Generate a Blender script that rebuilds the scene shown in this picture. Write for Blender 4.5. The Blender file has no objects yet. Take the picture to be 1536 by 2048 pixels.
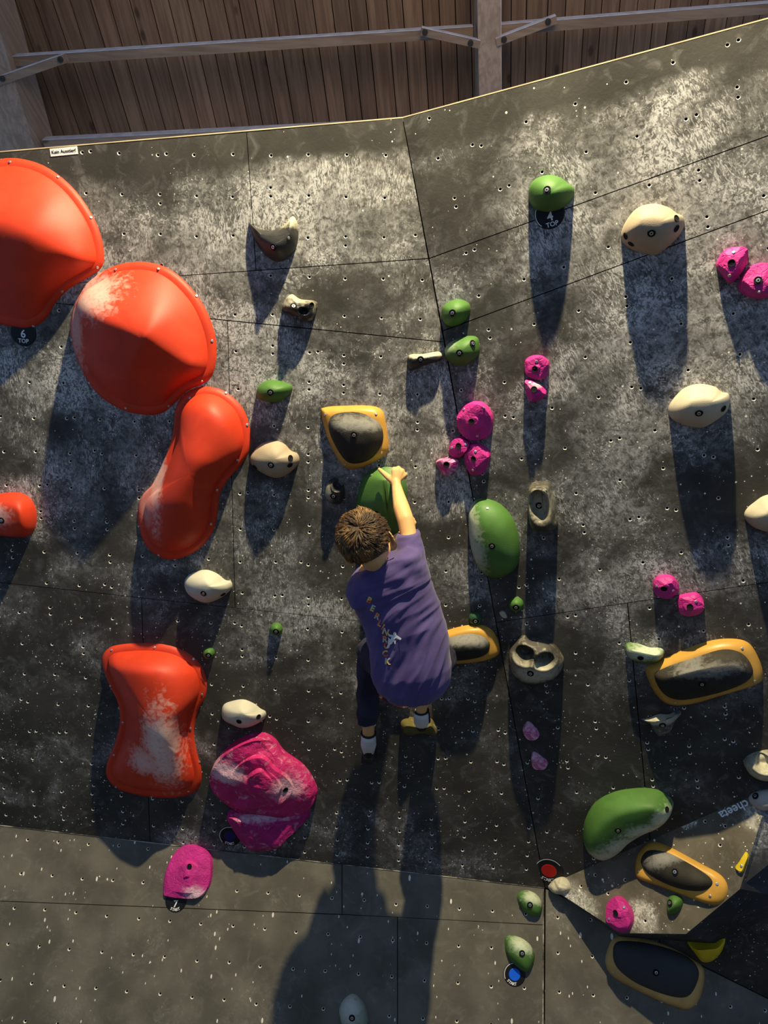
import bpy, bmesh, math, random
from mathutils import Vector, Matrix, noise
from mathutils.bvhtree import BVHTree
from mathutils.geometry import delaunay_2d_cdt
random.seed(7)
C = bpy.context.scene.collection
V = Vector
# ------------------------------------------------------------------ camera
F = 1480.0
def nrm(v): return V(v).normalized()
up = nrm((319, 4624, -1480)); xx = V((1, -.05, .06)); xx = (xx - up*xx.dot(up)).normalized(); yy = up.cross(xx)
M = Matrix((xx, yy, up))                       # camera axes -> world axes
cam_d = bpy.data.cameras.new('camera'); cam = bpy.data.objects.new('camera', cam_d); C.objects.link(cam)
cam.matrix_world = M.to_4x4()
cam_d.sensor_fit = 'VERTICAL'; cam_d.sensor_height = 36; cam_d.lens = 36*F/2048
cam_d.clip_start = .05; cam_d.clip_end = 60
bpy.context.scene.camera = cam
# ------------------------------------------------------------------ light
vs = bpy.context.scene.view_settings
vs.view_transform = 'Standard'; vs.look = 'None'; vs.gamma = 1; vs.use_curve_mapping = False; vs.exposure = 0.15
w = bpy.data.worlds.new('world'); bpy.context.scene.world = w; w.use_nodes = True
w.node_tree.nodes['Background'].inputs[0].default_value = (.36, .58, 1.0, 1)
w.node_tree.nodes['Background'].inputs[1].default_value = .40
def lamp(name, loc, e, col, r, kind='POINT', tgt=None, ang=2.2, blend=.6):
    d = bpy.data.lights.new(name, kind); d.energy = e; d.color = col; d.shadow_soft_size = r
    o = bpy.data.objects.new(name, d); C.objects.link(o); o.location = loc
    if tgt:
        d.spot_size = ang; d.spot_blend = blend
        o.rotation_euler = (V(tgt)-V(loc)).to_track_quat('-Z', 'Y').to_euler()
    return o
KEY = M @ V((.33, 3.08, -1.30))
lamp('floodlight', KEY, 1050, (1, .85, .54), .03, 'SPOT', (-.25, 2.3, -.3), 2.15, .3)
lamp('added roof fill', (.3, .6, 3.1), 170, (1, .78, .56), 1.1, 'SPOT', (.1, 3.6, 4.7), 1.9, .6)  # unseen fill lamp, added to warm and brighten the roof
# ------------------------------------------------------------------ node helpers
def mat(name, rough=.7, metal=0.0):
    m = bpy.data.materials.new(name); m.use_nodes = True
    b = m.node_tree.nodes['Principled BSDF']; b.inputs['Roughness'].default_value = rough; b.inputs['Metallic'].default_value = metal
    b.inputs['Specular IOR Level'].default_value = .3
    return m, m.node_tree, b
class G:
    def __init__(s, nt): s.nt = nt
    def put(s, n, k, v):
        if v is None: return
        i = n.inputs[k]
        if hasattr(v, 'links') or isinstance(v, bpy.types.NodeSocket): s.nt.links.new(v, i)
        else:
            if hasattr(i, 'default_value') and i.type == 'RGBA' and len(v) == 3: v = (*v, 1)
            i.default_value = v
    def obj(s): return s.nt.nodes.new('ShaderNodeTexCoord').outputs['Object']
    def mapv(s, v, sc=(1, 1, 1), loc=(0, 0, 0), rot=(0, 0, 0)):
        n = s.nt.nodes.new('ShaderNodeMapping'); s.put(n, 'Vector', v)
        n.inputs['Scale'].default_value = sc; n.inputs['Location'].default_value = loc; n.inputs['Rotation'].default_value = rot
        return n.outputs[0]
    def noise(s, v, sc, det=3, dist=0, rough=.5, col=False):
        n = s.nt.nodes.new('ShaderNodeTexNoise'); s.put(n, 'Vector', v); n.inputs['Scale'].default_value = sc
        n.inputs['Detail'].default_value = det; n.inputs['Distortion'].default_value = dist; n.inputs['Roughness'].default_value = rough
        return n.outputs[1 if col else 0]
    def vor(s, v, sc, rnd=1):
        n = s.nt.nodes.new('ShaderNodeTexVoronoi'); s.put(n, 'Vector', v); n.inputs['Scale'].default_value = sc; n.inputs['Randomness'].default_value = rnd
        return n.outputs['Distance'], n.outputs['Color']
    def m(s, op, a, b=0.0, c=0.0, clamp=False):
        n = s.nt.nodes.new('ShaderNodeMath'); n.operation = op; n.use_clamp = clamp
        for k, v in enumerate((a, b, c)): s.put(n, k, v)
        return n.outputs[0]
    def rng(s, v, a, b, c=0.0, d=1.0, smooth=True):
        n = s.nt.nodes.new('ShaderNodeMapRange'); n.interpolation_type = 'SMOOTHSTEP' if smooth else 'LINEAR'
        for k, q in zip(('Value', 'From Min', 'From Max', 'To Min', 'To Max'), (v, a, b, c, d)): s.put(n, k, q)
        return n.outputs[0]
    def mix(s, f, a, b):
        n = s.nt.nodes.new('ShaderNodeMix'); n.data_type = 'RGBA'
        s.put(n, 0, f); s.put(n, 6, a); s.put(n, 7, b); return n.outputs[2]
    def sep(s, v):
        n = s.nt.nodes.new('ShaderNodeSeparateXYZ'); s.put(n, 0, v); return n.outputs
    def bump(s, h, st=.3, d=.01):
        n = s.nt.nodes.new('ShaderNodeBump'); s.put(n, 'Height', h); n.inputs['Strength'].default_value = st; n.inputs['Distance'].default_value = d
        return n.outputs[0]
    def ramp(s, v, stops):
        n = s.nt.nodes.new('ShaderNodeValToRGB'); s.put(n, 0, v); e = n.color_ramp.elements
        while len(e) < len(stops): e.new(.5)
        for q, (p, c) in zip(e, stops): q.position = p; q.color = (c, c, c, 1) if not isinstance(c, tuple) else (*c, 1)
        return n.outputs[0]
def plain(name, col, rough=.6, metal=0.0, bump=0, bs=200, var=0):
    m, nt, b = mat(name, rough, metal); g = G(nt); o = g.obj()
    if var: g.put(b, 'Base Color', g.mix(g.rng(g.noise(o, 14, 4), .3, .7), [c*(1-var) for c in col], [min(1, c*(1+var)) for c in col]))
    else: b.inputs['Base Color'].default_value = (*col, 1)
    if bump: g.put(b, 'Normal', g.bump(g.noise(o, bs, 3), bump, .004))
    return m
def hold_mat(name, col, rough=.7, chalk=(), amount=.0, grain=.35, chcol=(.72, .70, .62), dirt=.25, gs=330, cracks=0):
    """rough moulded resin; chalk = [(x, y, z, radius x, radius y, strength)] rubbed patches in hold-local metres"""
    m, nt, b = mat(name, rough); g = G(nt); o = g.obj()
    n1 = g.noise(o, 11, 5, .4); n2 = g.noise(o, 60, 4, .6)
    base = g.mix(g.rng(n1, .35, .75), [c*(1-dirt) for c in col], [min(1, c*(1+dirt*.6)) for c in col])
    mask = None
    for (x, y, rx, ry, st) in chalk:
        vv = g.mapv(o, (1/rx, 1/ry, 0), (-x/rx, -y/ry, 0))
        q = nt.nodes.new('ShaderNodeVectorMath'); q.operation = 'LENGTH'; g.put(q, 0, vv)
        d = g.m('ADD', q.outputs['Value'], g.m('MULTIPLY', g.m('SUBTRACT', n2, .5), 1.5))
        d = g.m('ADD', d, g.m('MULTIPLY', g.m('SUBTRACT', n1, .5), .9))
        k = g.rng(d, 1.25, .35, 0, st)
        mask = k if mask is None else g.m('MAXIMUM', mask, k)
    if amount:
        k = g.rng(g.noise(o, 26, 6, 1.2), .62-amount*.35, .80-amount*.2, 0, .35+amount*.5)
        mask = k if mask is None else g.m('MAXIMUM', mask, k)
    c = base if mask is None else g.mix(g.m('MULTIPLY', mask, g.rng(n2, .2, .6, .6, 1)), base, chcol)
    g.put(b, 'Base Color', c)
    h = g.noise(o, gs, 2)
    if cracks:
        wv = nt.nodes.new('ShaderNodeTexVoronoi'); wv.feature = 'DISTANCE_TO_EDGE'; wv.inputs['Scale'].default_value = 24 if cracks == 1 else 10
        g.put(wv, 'Vector', g.m('ADD', 0, 0) if False else o)
        dn = nt.nodes.new('ShaderNodeVectorMath'); dn.operation = 'MULTIPLY_ADD'; g.put(dn, 0, g.noise(o, 16, 4, .5, .5, True)); dn.inputs[1].default_value = (.10, .10, .10); g.put(dn, 2, o); g.put(wv, 'Vector', dn.outputs[0])
        ck = g.rng(wv.outputs['Distance'], 0, .09); h = g.m('ADD', g.m('MULTIPLY', h, .25), g.m('MULTIPLY', ck, .35)); h = g.m('ADD', h, g.m('MULTIPLY', n2, .9)); h = g.m('ADD', h, g.m('MULTIPLY', n1, .8))
        g.put(b, 'Normal', g.bump(h, .5, .005))
    else: g.put(b, 'Normal', g.bump(h, grain, .002))
    return m
def wall_mat(name, base, chalk, ramp, top=None, streak=(125, 42), speck=(42, .42, .12), speck_st=(1, 1), rot=0.0, big=1.6, mid=1.0, patches=()):
    m, nt, b = mat(name, .78); g = G(nt); o = g.obj(); s = g.sep(o)
    fan = g.noise(o, 1.1, 2, 0, .5, True)
    o2 = g.mapv(o, (1, 1, 1), (0, 0, 0), (0, 0, rot))
    n0 = g.noise(g.mapv(o2, (1, 1.9, 1)), big, 3, .4); n1 = g.noise(o, 7, 6, .7, .62)
    st = g.noise(g.mapv(o2, (streak[0], streak[1], 1)), 1.0, 3, 1.6)
    st2 = g.noise(g.mapv(o2, (streak[0]*.6, streak[1]*1.6, 1), (3, 5, 0), (0, 0, .7)), 1.0, 3, 1.6)
    stx = g.mix(g.rng(g.noise(o, 3, 2), .4, .6), st, st2); sparse = g.rng(g.noise(o, 5.5, 3, .6), .38, .62, .25, 1)
    if top: hgt = g.m('ADD', g.m('SUBTRACT', s[1], g.m('MULTIPLY_ADD', s[0], top[1], top[0])), 3.2)      # height measured from the top edge
    else: hgt = s[1]
    amt = g.ramp(g.m('MULTIPLY', hgt, 1/3.2), ramp)
    a = g.m('ADD', amt, g.m('MULTIPLY', g.m('SUBTRACT', n0, .5), 2.3*mid))
    if top: a = g.m('SUBTRACT', a, g.rng(hgt, 3.10, 3.18, 0, .8))
    a = g.m('ADD', a, g.m('MULTIPLY', g.m('SUBTRACT', n1, .5), 1.3))
    for (px_, py_, pr_) in patches:
        q = nt.nodes.new('ShaderNodeVectorMath'); q.operation = 'LENGTH'; g.put(q, 0, g.mapv(o, (1/pr_,)*3, (-px_/pr_, -py_/pr_, 0))); a = g.m('ADD', a, g.rng(q.outputs['Value'], 1.2, .1, 0, 1.1))
    wash = g.rng(a, .10, .95, 0, 1)
    dab = g.m('MULTIPLY', g.rng(g.m('ADD', stx, g.m('MULTIPLY', wash, .16)), .60, .72, 0, 1), sparse)
    fine = g.noise(o, 42, 5, .8, .7)
    mask = g.m('ADD', g.m('MULTIPLY', wash, g.rng(fine, .32, .70, .06, .62)), g.m('MULTIPLY', g.m('MULTIPLY', g.m('POWER', wash, .6), dab), .75), clamp=True)
    old = g.rng(g.noise(o, 13, 6, 1.5, .6), .5, .8, 0, .16)
    mask = g.m('MAXIMUM', mask, old)
    c = g.mix(mask, g.mix(g.rng(g.noise(o, 5, 4), .35, .7), [q*.75 for q in base], [q*1.25 for q in base]), chalk)
    dk = g.rng(hgt, 2.9, 1.1, .22, 1.15) if top else 1.0
    vv = g.mapv(o, (speck_st[0], speck_st[1], 1))
    for k, (sc, dens, r) in enumerate((speck, (speck[0]*1.9, speck[1]*.8, speck[2]*1.1))):
        d, col = g.vor(g.mapv(vv, (1, 1, 1), (k*3.1, k*1.7, 0)), sc); cs = g.sep(col)
        on = g.m('LESS_THAN', cs[0], g.m('MULTIPLY', g.m('MULTIPLY', dens, dk), g.rng(n1, .3, .62, .3, 1.4)))
        rr = g.m('MULTIPLY', g.m('ADD', cs[1], .35), r)
        c = g.mix(g.m('MULTIPLY', on, g.m('LESS_THAN', d, rr)), c, (.85, .80, .68))  # pale specks paint the light caught on small hole chamfers
    g.put(b, 'Base Color', c)
    g.put(b, 'Normal', g.bump(g.noise(o, 90, 4, .5), .12, .004))
    return m
# ------------------------------------------------------------------ planes
def ray(px, py): return M @ V(((px-768)/F, -(py-1024)/F, -1.0))
class Plane:
    def __init__(s, P, N, ex=None):
        s.N = V(N).normalized()                       # towards the room
        s.P = V(P)
        ex = V(ex); s.ex = (ex - s.N*ex.dot(s.N)).normalized(); s.ey = s.N.cross(s.ex)
        s.mw = Matrix(((*[s.ex[0], s.ey[0], s.N[0]], s.P[0]), (s.ex[1], s.ey[1], s.N[1], s.P[1]), (s.ex[2], s.ey[2], s.N[2], s.P[2]), (0, 0, 0, 1)))
        s.inv = s.mw.inverted()
    def hit(s, px, py, off=0.0):
        r = ray(px, py); return r*((s.P + s.N*off).dot(s.N)/r.dot(s.N))
    def uv(s, px, py, off=0.0):
        q = s.inv @ s.hit(px, py, off); return V((q.x, q.y))
D = 3.4413
KIK = Plane((0, D, 0), (0, -1, 0), (1, 0, 0))
A = KIK.hit(0, 1650); B = KIK.hit(1090, 1775)
uL = M @ nrm((151, 6276, 1480)); NL = (B-A).cross(uL).normalized(); NL = NL if NL.y < 0 else -NL
LEF = Plane(B, NL, uL.cross(NL))
T = LEF.hit(805, 235); Cc = KIK.hit(1536, 1997)
NR = (Cc-B).cross(T-B).normalized(); NR = NR if NR.y < 0 else -NR
RIG = Plane(B, NR, (T-B).cross(NR))
KIK = Plane(B, (0, -1, 0), (1, 0, 0))
# ------------------------------------------------------------------ object helpers
def link(name, me, m=None, parent=None, mw=None, smooth=False):
    o = bpy.data.objects.new(name, me); C.objects.link(o)
    if m is not None:
        for q in (m if isinstance(m, (list, tuple)) else [m]): me.materials.append(q)
    if smooth: me.polygons.foreach_set('use_smooth', [True]*len(me.polygons))
    if parent is not None:
        o.parent = parent
        if mw is not None: o.matrix_local = parent.matrix_world.inverted() @ mw if parent.matrix_world != Matrix() else mw
    elif mw is not None: o.matrix_world = mw
    return o
def mesh(name, vs_, fs, mi=None):
    me = bpy.data.meshes.new(name); me.from_pydata([tuple(v) for v in vs_], [], fs); me.validate(); me.update()
    if mi:
        for p, i in zip(me.polygons, mi): p.material_index = i
    return me
def tag(o, label=None, cat=None, group=None, kind=None):
    if label: o['label'] = label
    if cat: o['category'] = cat
    if group: o['group'] = group
    if kind: o['kind'] = kind
    return o
MW = {}
def set_mw(o, mw): o.matrix_world = mw; MW[o.name] = mw
def child(name, me, m, parent, mw, pmw, smooth=False):
    o = bpy.data.objects.new(name, me); C.objects.link(o)
    for q in (m if isinstance(m, (list, tuple)) else [m]):
        if q.name not in [x.name for x in me.materials if x]: me.materials.append(q)
    if smooth: me.polygons.foreach_set('use_smooth', [True]*len(me.polygons))
    o.parent = parent; o.matrix_parent_inverse = Matrix(); o.matrix_basis = pmw.inverted() @ mw
    return o
def catmull(pts, n, closed=True):
    m = len(pts); out = []
    P = [V(p) for p in pts]
    for i in range(n):
        t = i*m/n; k = int(t); f = t-k
        a, b, c, d = P[(k-1) % m], P[k % m], P[(k+1) % m], P[(k+2) % m]
        out.append(.5*((2*b)+(c-a)*f+(2*a-5*b+4*c-d)*f*f+(3*b-a-3*c+d)*f**3))
    return out
def box_me(name, a, b, w, h, nrm_, chamf=0):
    """bar from a to b, width w across, height h along nrm_"""
    a = V(a); b = V(b); d = (b-a).normalized(); n = V(nrm_); n = (n-d*n.dot(d)).normalized(); s = d.cross(n)
    vs_ = [p + s*(sx*w/2) + n*(sn*h/2) for p in (a, b) for sx, sn in ((-1, -1), (1, -1), (1, 1), (-1, 1))]
    return mesh(name, vs_, [(0, 3, 2, 1), (4, 5, 6, 7), (0, 1, 5, 4), (1, 2, 6, 5), (2, 3, 7, 6), (3, 0, 4, 7)])
# ------------------------------------------------------------------ materials
PLY = plain('plywood', (.62, .50, .30), .7, var=.2)
HOLEIN = plain('hole rim', (.80, .76, .64), .6)
def worn():
    m, nt, b = mat('worn edge', .8); g = G(nt); g.put(b, 'Base Color', g.mix(g.rng(g.noise(g.obj(), 5, 6, 0, .7), .42, .62), (.05, .046, .036), (.48, .45, .36))); return m
WORN = worn()
DARK = plain('dark recess', (.004, .004, .004), .9)
STEEL = plain('steel', (.62, .62, .60), .35, .9)
def topline(pl, a, b):
    p, q = pl.uv(*a), pl.uv(*b); k = (q.y-p.y)/(q.x-p.x); return p.y-k*p.x, k
M_L = wall_mat('chalky panel left', (.046, .043, .036), (.56, .55, .52), [(0, .12), (.26, .16), (.44, .36), (.62, .54), (.85, .68), (.962, .64), (.985, .0), (1, 0)], top=topline(LEF, (0, 305), (805, 236)))
M_R = wall_mat('chalky panel right', (.046, .043, .036), (.56, .55, .53), [(0, .08), (.26, .14), (.45, .34), (.62, .56), (.85, .70), (.955, .64), (.98, .0), (1, 0)], top=topline(RIG, (805, 236), (1536, 37)), rot=-.35)
M_K = wall_mat('lower panel', (.125, .115, .090), (.42, .40, .33), [(0, .12), (1, .12)], speck=(30, .38, .12), speck_st=(1, .42), big=2.2, mid=.5)
# ------------------------------------------------------------------ walls of drilled panels
def inside(p, poly):
    c = False; n = len(poly)
    for i in range(n):
        a, b = poly[i], poly[(i+1) % n]
        if (a.y > p.y) != (b.y > p.y) and p.x < (b.x-a.x)*(p.y-a.y)/(b.y-a.y)+a.x: c = not c
    return c
def dist_edge(p, poly):
    d = 9
    for i in range(len(poly)):
        a, b = poly[i], poly[(i+1) % len(poly)]; ab = b-a; t = max(0, min(1, (p-a).dot(ab)/ab.length_squared)); d = min(d, (a+ab*t-p).length)
    return d
def inset(poly, d):
    n = len(poly); out = []; ar = sum(poly[i].x*poly[(i+1) % n].y-poly[(i+1) % n].x*poly[i].y for i in range(n)); sg = 1 if ar > 0 else -1
    for i in range(n):
        a, b, c = poly[i-1], poly[i], poly[(i+1) % n]
        e1 = (b-a).normalized(); e2 = (c-b).normalized(); n1 = V((-e1.y, e1.x))*sg; n2 = V((-e2.y, e2.x))*sg
        k = (n1+n2); k = k/max(.3, (1+n1.dot(n2))); out.append(b+k*d)
    return out if sg > 0 else out[::-1]
NH = 10
def panel(poly, holes, pl, m, parent, gap=.0016, thick=.018, name='panel'):
    poly = inset(poly, gap); n = len(poly)
    mine = [h for h in holes if inside(h, poly) and dist_edge(h, poly) > .014]
    vs2 = list(poly); edges = [(i, (i+1) % n) for i in range(n)]
    RO, RI, DI, DE = .0068, .0044, .0034, .02
    for h in mine:
        k0 = len(vs2); vs2 += [h+V((math.cos(6.2832*j/NH), math.sin(6.2832*j/NH)))*RO for j in range(NH)]
        edges += [(k0+j, k0+(j+1) % NH) for j in range(NH)]
    vo, eo, fo, *_ = delaunay_2d_cdt(vs2, edges, [], 0, 1e-6)
    fs = []
    cell = {}
    for h in mine: cell.setdefault((round(h.x/.05), round(h.y/.05)), []).append(h)
    for f in fo:
        c = sum((vo[i] for i in f), V((0, 0)))/len(f)
        if not inside(c, poly): continue
        kx, ky = round(c.x/.05), round(c.y/.05); bad = False
        for ix in (kx-1, kx, kx+1):
            for iy in (ky-1, ky, ky+1):
                for h in cell.get((ix, iy), ()):
                    if (h-c).length < RO*.93: bad = True
        if not bad: fs.append(tuple(f))
    V3 = [V((q.x, q.y, 0)) for q in vo]
    k0 = len(V3); V3 += [V((q.x, q.y, 0)) for q in poly]+[V((q.x, q.y, -thick)) for q in poly]
    mi = [0]*len(fs)
    for i in range(n):
        j = (i+1) % n; fs.append((k0+i, k0+n+i, k0+n+j, k0+j)); mi.append(0)
    o = child(name, mesh(name, V3, fs, mi), [m], parent, pl.mw, pl.mw)
    return mine
def hole_cups(holes, pl, parent):
    RO, RI, DI, DE = .0068, .0044, .0034, .02
    vs_, fs, mi = [], [], []
    for h in holes:
        k0 = len(vs_)
        for r, z in ((RO+.0003, .0002), (RI, -DI), (RI, -DE)):
            vs_ += [V((h.x+math.cos(6.2832*j/NH)*r, h.y+math.sin(6.2832*j/NH)*r, z)) for j in range(NH)]
        for k in range(2):
            for j in range(NH): fs.append((k0+k*NH+j, k0+k*NH+(j+1) % NH, k0+(k+1)*NH+(j+1) % NH, k0+(k+1)*NH+j)); mi.append(0 if k == 0 else 1)
        fs.append(tuple(k0+2*NH+j for j in range(NH))); mi.append(1)
    o = child('tnut_hole', mesh('tnut_hole', vs_, fs, mi), [HOLEIN, DARK], parent, pl.mw, pl.mw)
    tag(o, 'small drilled bolt holes with pale rims', kind='stuff')
def wall(name, pl, m, polys, holes, label=None):
    poly_all = [[pl.uv(*p) for p in P] for P in polys]
    back = []
    vs_, fs = [], []
    TOPF = [[(abs(y-tp(x)) < 4 if pl is LEF else abs(y-topR(x)) < 4) if pl is not KIK else False for x, y in Q] for Q in polys]
    for k0, P in enumerate(poly_all):
        k = len(vs_); P2 = inset(P, -.03); P2 = [q-V((0, .036)) if any((q-o_).length < .12 and f_ for o_, f_ in zip(P, TOPF[k0])) else q for q in P2]; vs_ += [V((p.x, p.y, -.019)) for p in P2]; fs.append(tuple(range(k, k+len(P2))))
    root = bpy.data.objects.new(name, mesh(name, vs_, fs)); C.objects.link(root); root.data.materials.append(DARK)
    root.matrix_world = pl.mw; tag(root, kind='structure')
    if label: root['label'] = label
    used = []
    for P in poly_all: used += panel(P, holes, pl, m, root)
    hole_cups(used, pl, root)
    return root
def grid(pl, anchor, pitch, box, dirv=None, jit=.004, dbl=.28, rows=None, seed=1, ang=0.0):
    rnd = random.Random(seed); a = pl.uv(*anchor); out = []
    ca, sa = math.cos(ang), math.sin(ang)
    for i in range(-30, 31):
        for j in range(-45, 46):
            u = i*pitch; v = j*pitch; p = a+V((u*ca-v*sa, u*sa+v*ca))+V((rnd.uniform(-1, 1)*jit, rnd.uniform(-1, 1)*jit))
            if not (box[0] < p.x < box[2] and box[1] < p.y < box[3]): continue
            out.append(p)
            if rnd.random() < dbl: out.append(p+V(rnd.choice(((.0, .028), (.03, .004), (.0, -.03), (-.028, .01)))))
    return out
topR = lambda x: 236-.2716*(x-805)
# left overhanging face: seams traced
hl = grid(LEF, (617, 925), .1325, (-3.2, .0, .9, 3.2), seed=2)
hl = [h for h in hl if h.y > .3] + grid(LEF, (611, 1650), .1325, (-3.2, .01, .9, .3), seed=3, dbl=0) + \
     grid(LEF, (611, 1676), .1325, (-3.2, .01, .9, .3), seed=3, dbl=0)
s1 = lambda x: 577-.0702*x; s2 = lambda x: 595+.1011*x; s3 = lambda x: 1165+.1085*x; bt = lambda x: 1650+.11468*x; tp = lambda x: 305-.0832*x
seam = lambda y: 1090-(1775-y)*.18506
X0 = -260
LP = [[(X0, tp(X0)), (X0, s1(X0)), (512, s1(512)), (493, tp(493))],
      [(493, tp(493)), (512, s1(512)), (seam(517), 517), (seam(236), 236)],
      [(-104, s1(-104)), (seam(517), 517), (seam(684), 684), ],
      [(X0, s1(X0)), (-104, s1(-104)), (455, s2(455)), (470, s3(470)), (X0, s3(X0))],
      [(455, s2(455)), (seam(684), 684), (seam(1272), 1272), (470, s3(470))],
      [(X0, s3(X0)), (283, s3(283)), (300, bt(300)), (X0, bt(X0))],
      [(283, s3(283)), (seam(1272), 1272), (1090, 1775), (300, bt(300))]]
WL = wall('wall_left', LEF, M_L, LP, hl)
hr = grid(RIG, (1130, 530), .150, (-.3, .0, 3, 3.4), seed=5, jit=.012, dbl=.35, ang=.10)
XR = 1760
r5 = lambda x: 515-.36*(x-858); r6 = lambda x: 660-.369*(x-885); r8 = lambda x: 1245-.1475*(x-992); r0 = lambda x: 1775+.4978*(x-1090)
RP = [[(805, 236), (858, 517), (XR, r5(XR)), (XR, topR(XR))],
      [(858, 517), (885, 662), (XR, r6(XR)), (XR, r5(XR))],
      [(885, 662), (992, 1245), (XR, r8(XR)), (XR, r6(XR))],
      [(992, 1245), (1090, 1775), (1320, r0(1320)), (1255, r8(1255))],
      [(1255, r8(1255)), (1320, r0(1320)), (XR, r0(XR)), (XR, r8(XR))]]
WR = wall('wall_right', RIG, M_R, RP, hr)
hk = grid(KIK, (287, 1766), .1345, (-3.2, -2, 2, .2), seed=8, dbl=.0, jit=.003, ang=.0)
KP = [[(X0, bt(X0)), (684, bt(684)), (684, 1829), (X0, 1792)],
      [(684, bt(684)), (1089, 1775), (1087, 1850), (684, 1829)],
      [(X0, 1792), (684, 1829), (795, 1834), (795, 2400), (X0-90, 2400)],
      [(795, 1834), (1087, 1850), (1085, 2400), (795, 2400)],
      [(1091, 1777), (XR, r0(XR)), (XR+60, 2400), (1087, 2400)]]
WK = wall('wall_lower', KIK, M_K, KP, hk)
# plywood edges along the top of the wall and the strip in the lower corner
for nm, pl, a, b, par in (('top_edge', LEF, (X0, tp(X0)-1), (805, 235), WL), ('top_edge', RIG, (805, 235), (XR, topR(XR)-1), WR)):
    p, q = pl.hit(*a), pl.hit(*b)
    o = child(nm, box_me(nm, p-pl.N*.010, q-pl.N*.010, .0035, .021, pl.N), PLY, par, Matrix(), pl.mw); o['label'] = 'thin pale plywood edge along the top'
p, q = KIK.hit(1087, 1782), KIK.hit(1084, 2390)
child('corner_strip', box_me('corner_strip', p, q, .005, .004, KIK.N), WORN, WK, Matrix(), KIK.mw)
p, q = KIK.hit(X0, bt(X0)), KIK.hit(1089, 1775)
child('worn_edge', box_me('worn_edge', p-V((0, .001, .001)), q-V((0, .001, .001)), .003, .003, KIK.N), WORN, WK, Matrix(), KIK.mw)
# floor
fl = link('floor', mesh('floor', [(-4.5, -4, -1.75), (4.5, -4, -1.75), (4.5, 3.6, -1.75), (-4.5, 3.6, -1.75), (-4.5, -4, -1.95), (4.5, -4, -1.95), (4.5, 3.6, -1.95), (-4.5, 3.6, -1.95)],
     [(0, 1, 2, 3), (7, 6, 5, 4), (0, 4, 5, 1), (1, 5, 6, 2), (2, 6, 7, 3), (3, 7, 4, 0)]), plain('grey mat', (.05, .05, .055), .7))
tag(fl, kind='structure')
# ------------------------------------------------------------------ roof
d1 = (M @ nrm((-237, 1676, 1480))); d2 = (M @ nrm((1, .066, .086))); nR = d1.cross(d2).normalized(); d2 = nR.cross(d1) * (1 if nR.cross(d1).x > 0 else -1)
if nR.z > 0: nR = -nR
ROOF = Plane(ray(768, 200)*5.6, nR, d2)
def wood(name, c1, c2, sc=1.0, ax=1):
    m, nt, b = mat(name, .75); g = G(nt); o = g.obj()
    rnd = nt.nodes.new('ShaderNodeObjectInfo').outputs['Random']
    q = nt.nodes.new('ShaderNodeCombineXYZ'); g.put(q, 0, g.m('MULTIPLY', rnd, 37)); g.put(q, 1, g.m('MULTIPLY', rnd, 11))
    ad = nt.nodes.new('ShaderNodeVectorMath'); g.put(ad, 0, o); g.put(ad, 1, q.outputs[0])
    st = (26, 1.4, 26) if ax == 1 else (1.4, 26, 26)
    gr = g.noise(g.mapv(ad.outputs[0], st), sc, 4, 1.2)
    kn = g.vor(g.mapv(ad.outputs[0], (5, 2.6, 1) if ax == 1 else (2.6, 5, 1)), 1.0)[0]
    k = g.rng(kn, .13, .05, 0, .75)
    tone = g.m('MULTIPLY_ADD', rnd, .5, .75)
    c = g.mix(g.rng(gr, .3, .7), c1, c2); c = g.mix(k, c, [q*.3 for q in c1])
    mul = nt.nodes.new('ShaderNodeVectorMath'); mul.operation = 'SCALE'; g.put(mul, 0, c); g.put(mul, 3, tone)
    g.put(b, 'Base Color', mul.outputs[0]); g.put(b, 'Normal', g.bump(gr, .25, .003))
    return m
WOOD = wood('roof planks', (.16, .088, .048), (.26, .155, .088)); BEAM = wood('beam wood', (.27, .19, .13), (.38, .28, .20)); PURL = wood('purlin wood', (.24, .16, .10), (.34, .24, .16), ax=0)
LIT_SIDE = plain('lit_side', (.60, .58, .60), .9, var=.15)  # pale colour that paints skylight onto the beam sides
bk = [ROOF.uv(*p) for p in ((-300, -400), (1900, -400), (1900, 500), (-300, 500))]
ceil = bpy.data.objects.new('ceiling', mesh('ceiling', [(-6, -3, -.03), (6, -3, -.03), (6, 8, -.03), (-6, 8, -.03), (-6, -3, -.05), (6, -3, -.05), (6, 8, -.05), (-6, 8, -.05)],
     [(0, 1, 2, 3), (7, 6, 5, 4), (0, 4, 5, 1), (1, 5, 6, 2), (2, 6, 7, 3), (3, 7, 4, 0)]))
C.objects.link(ceil); ceil.data.materials.append(DARK); ceil.matrix_world = ROOF.mw; tag(ceil, kind='structure')
x = -4.2; rp = random.Random(4)
while x < 4.6:
    wd = rp.uniform(.105, .15); z = rp.uniform(-.004, .004); e = wd/2-.0035
    me = mesh('plank', [(-e, -2.2, -.02), (e, -2.2, -.02), (e, 6, -.02), (-e, 6, -.02), (-e, -2.2, 0), (e, -2.2, 0), (e, 6, 0), (-e, 6, 0)],
              [(4, 5, 6, 7), (0, 4, 7, 3), (1, 2, 6, 5), (0, 1, 5, 4), (2, 3, 7, 6)])
    child('plank', me, WOOD, ceil, ROOF.mw @ Matrix.Translation((x+wd/2, 0, z)), ROOF.mw); x += wd
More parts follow.
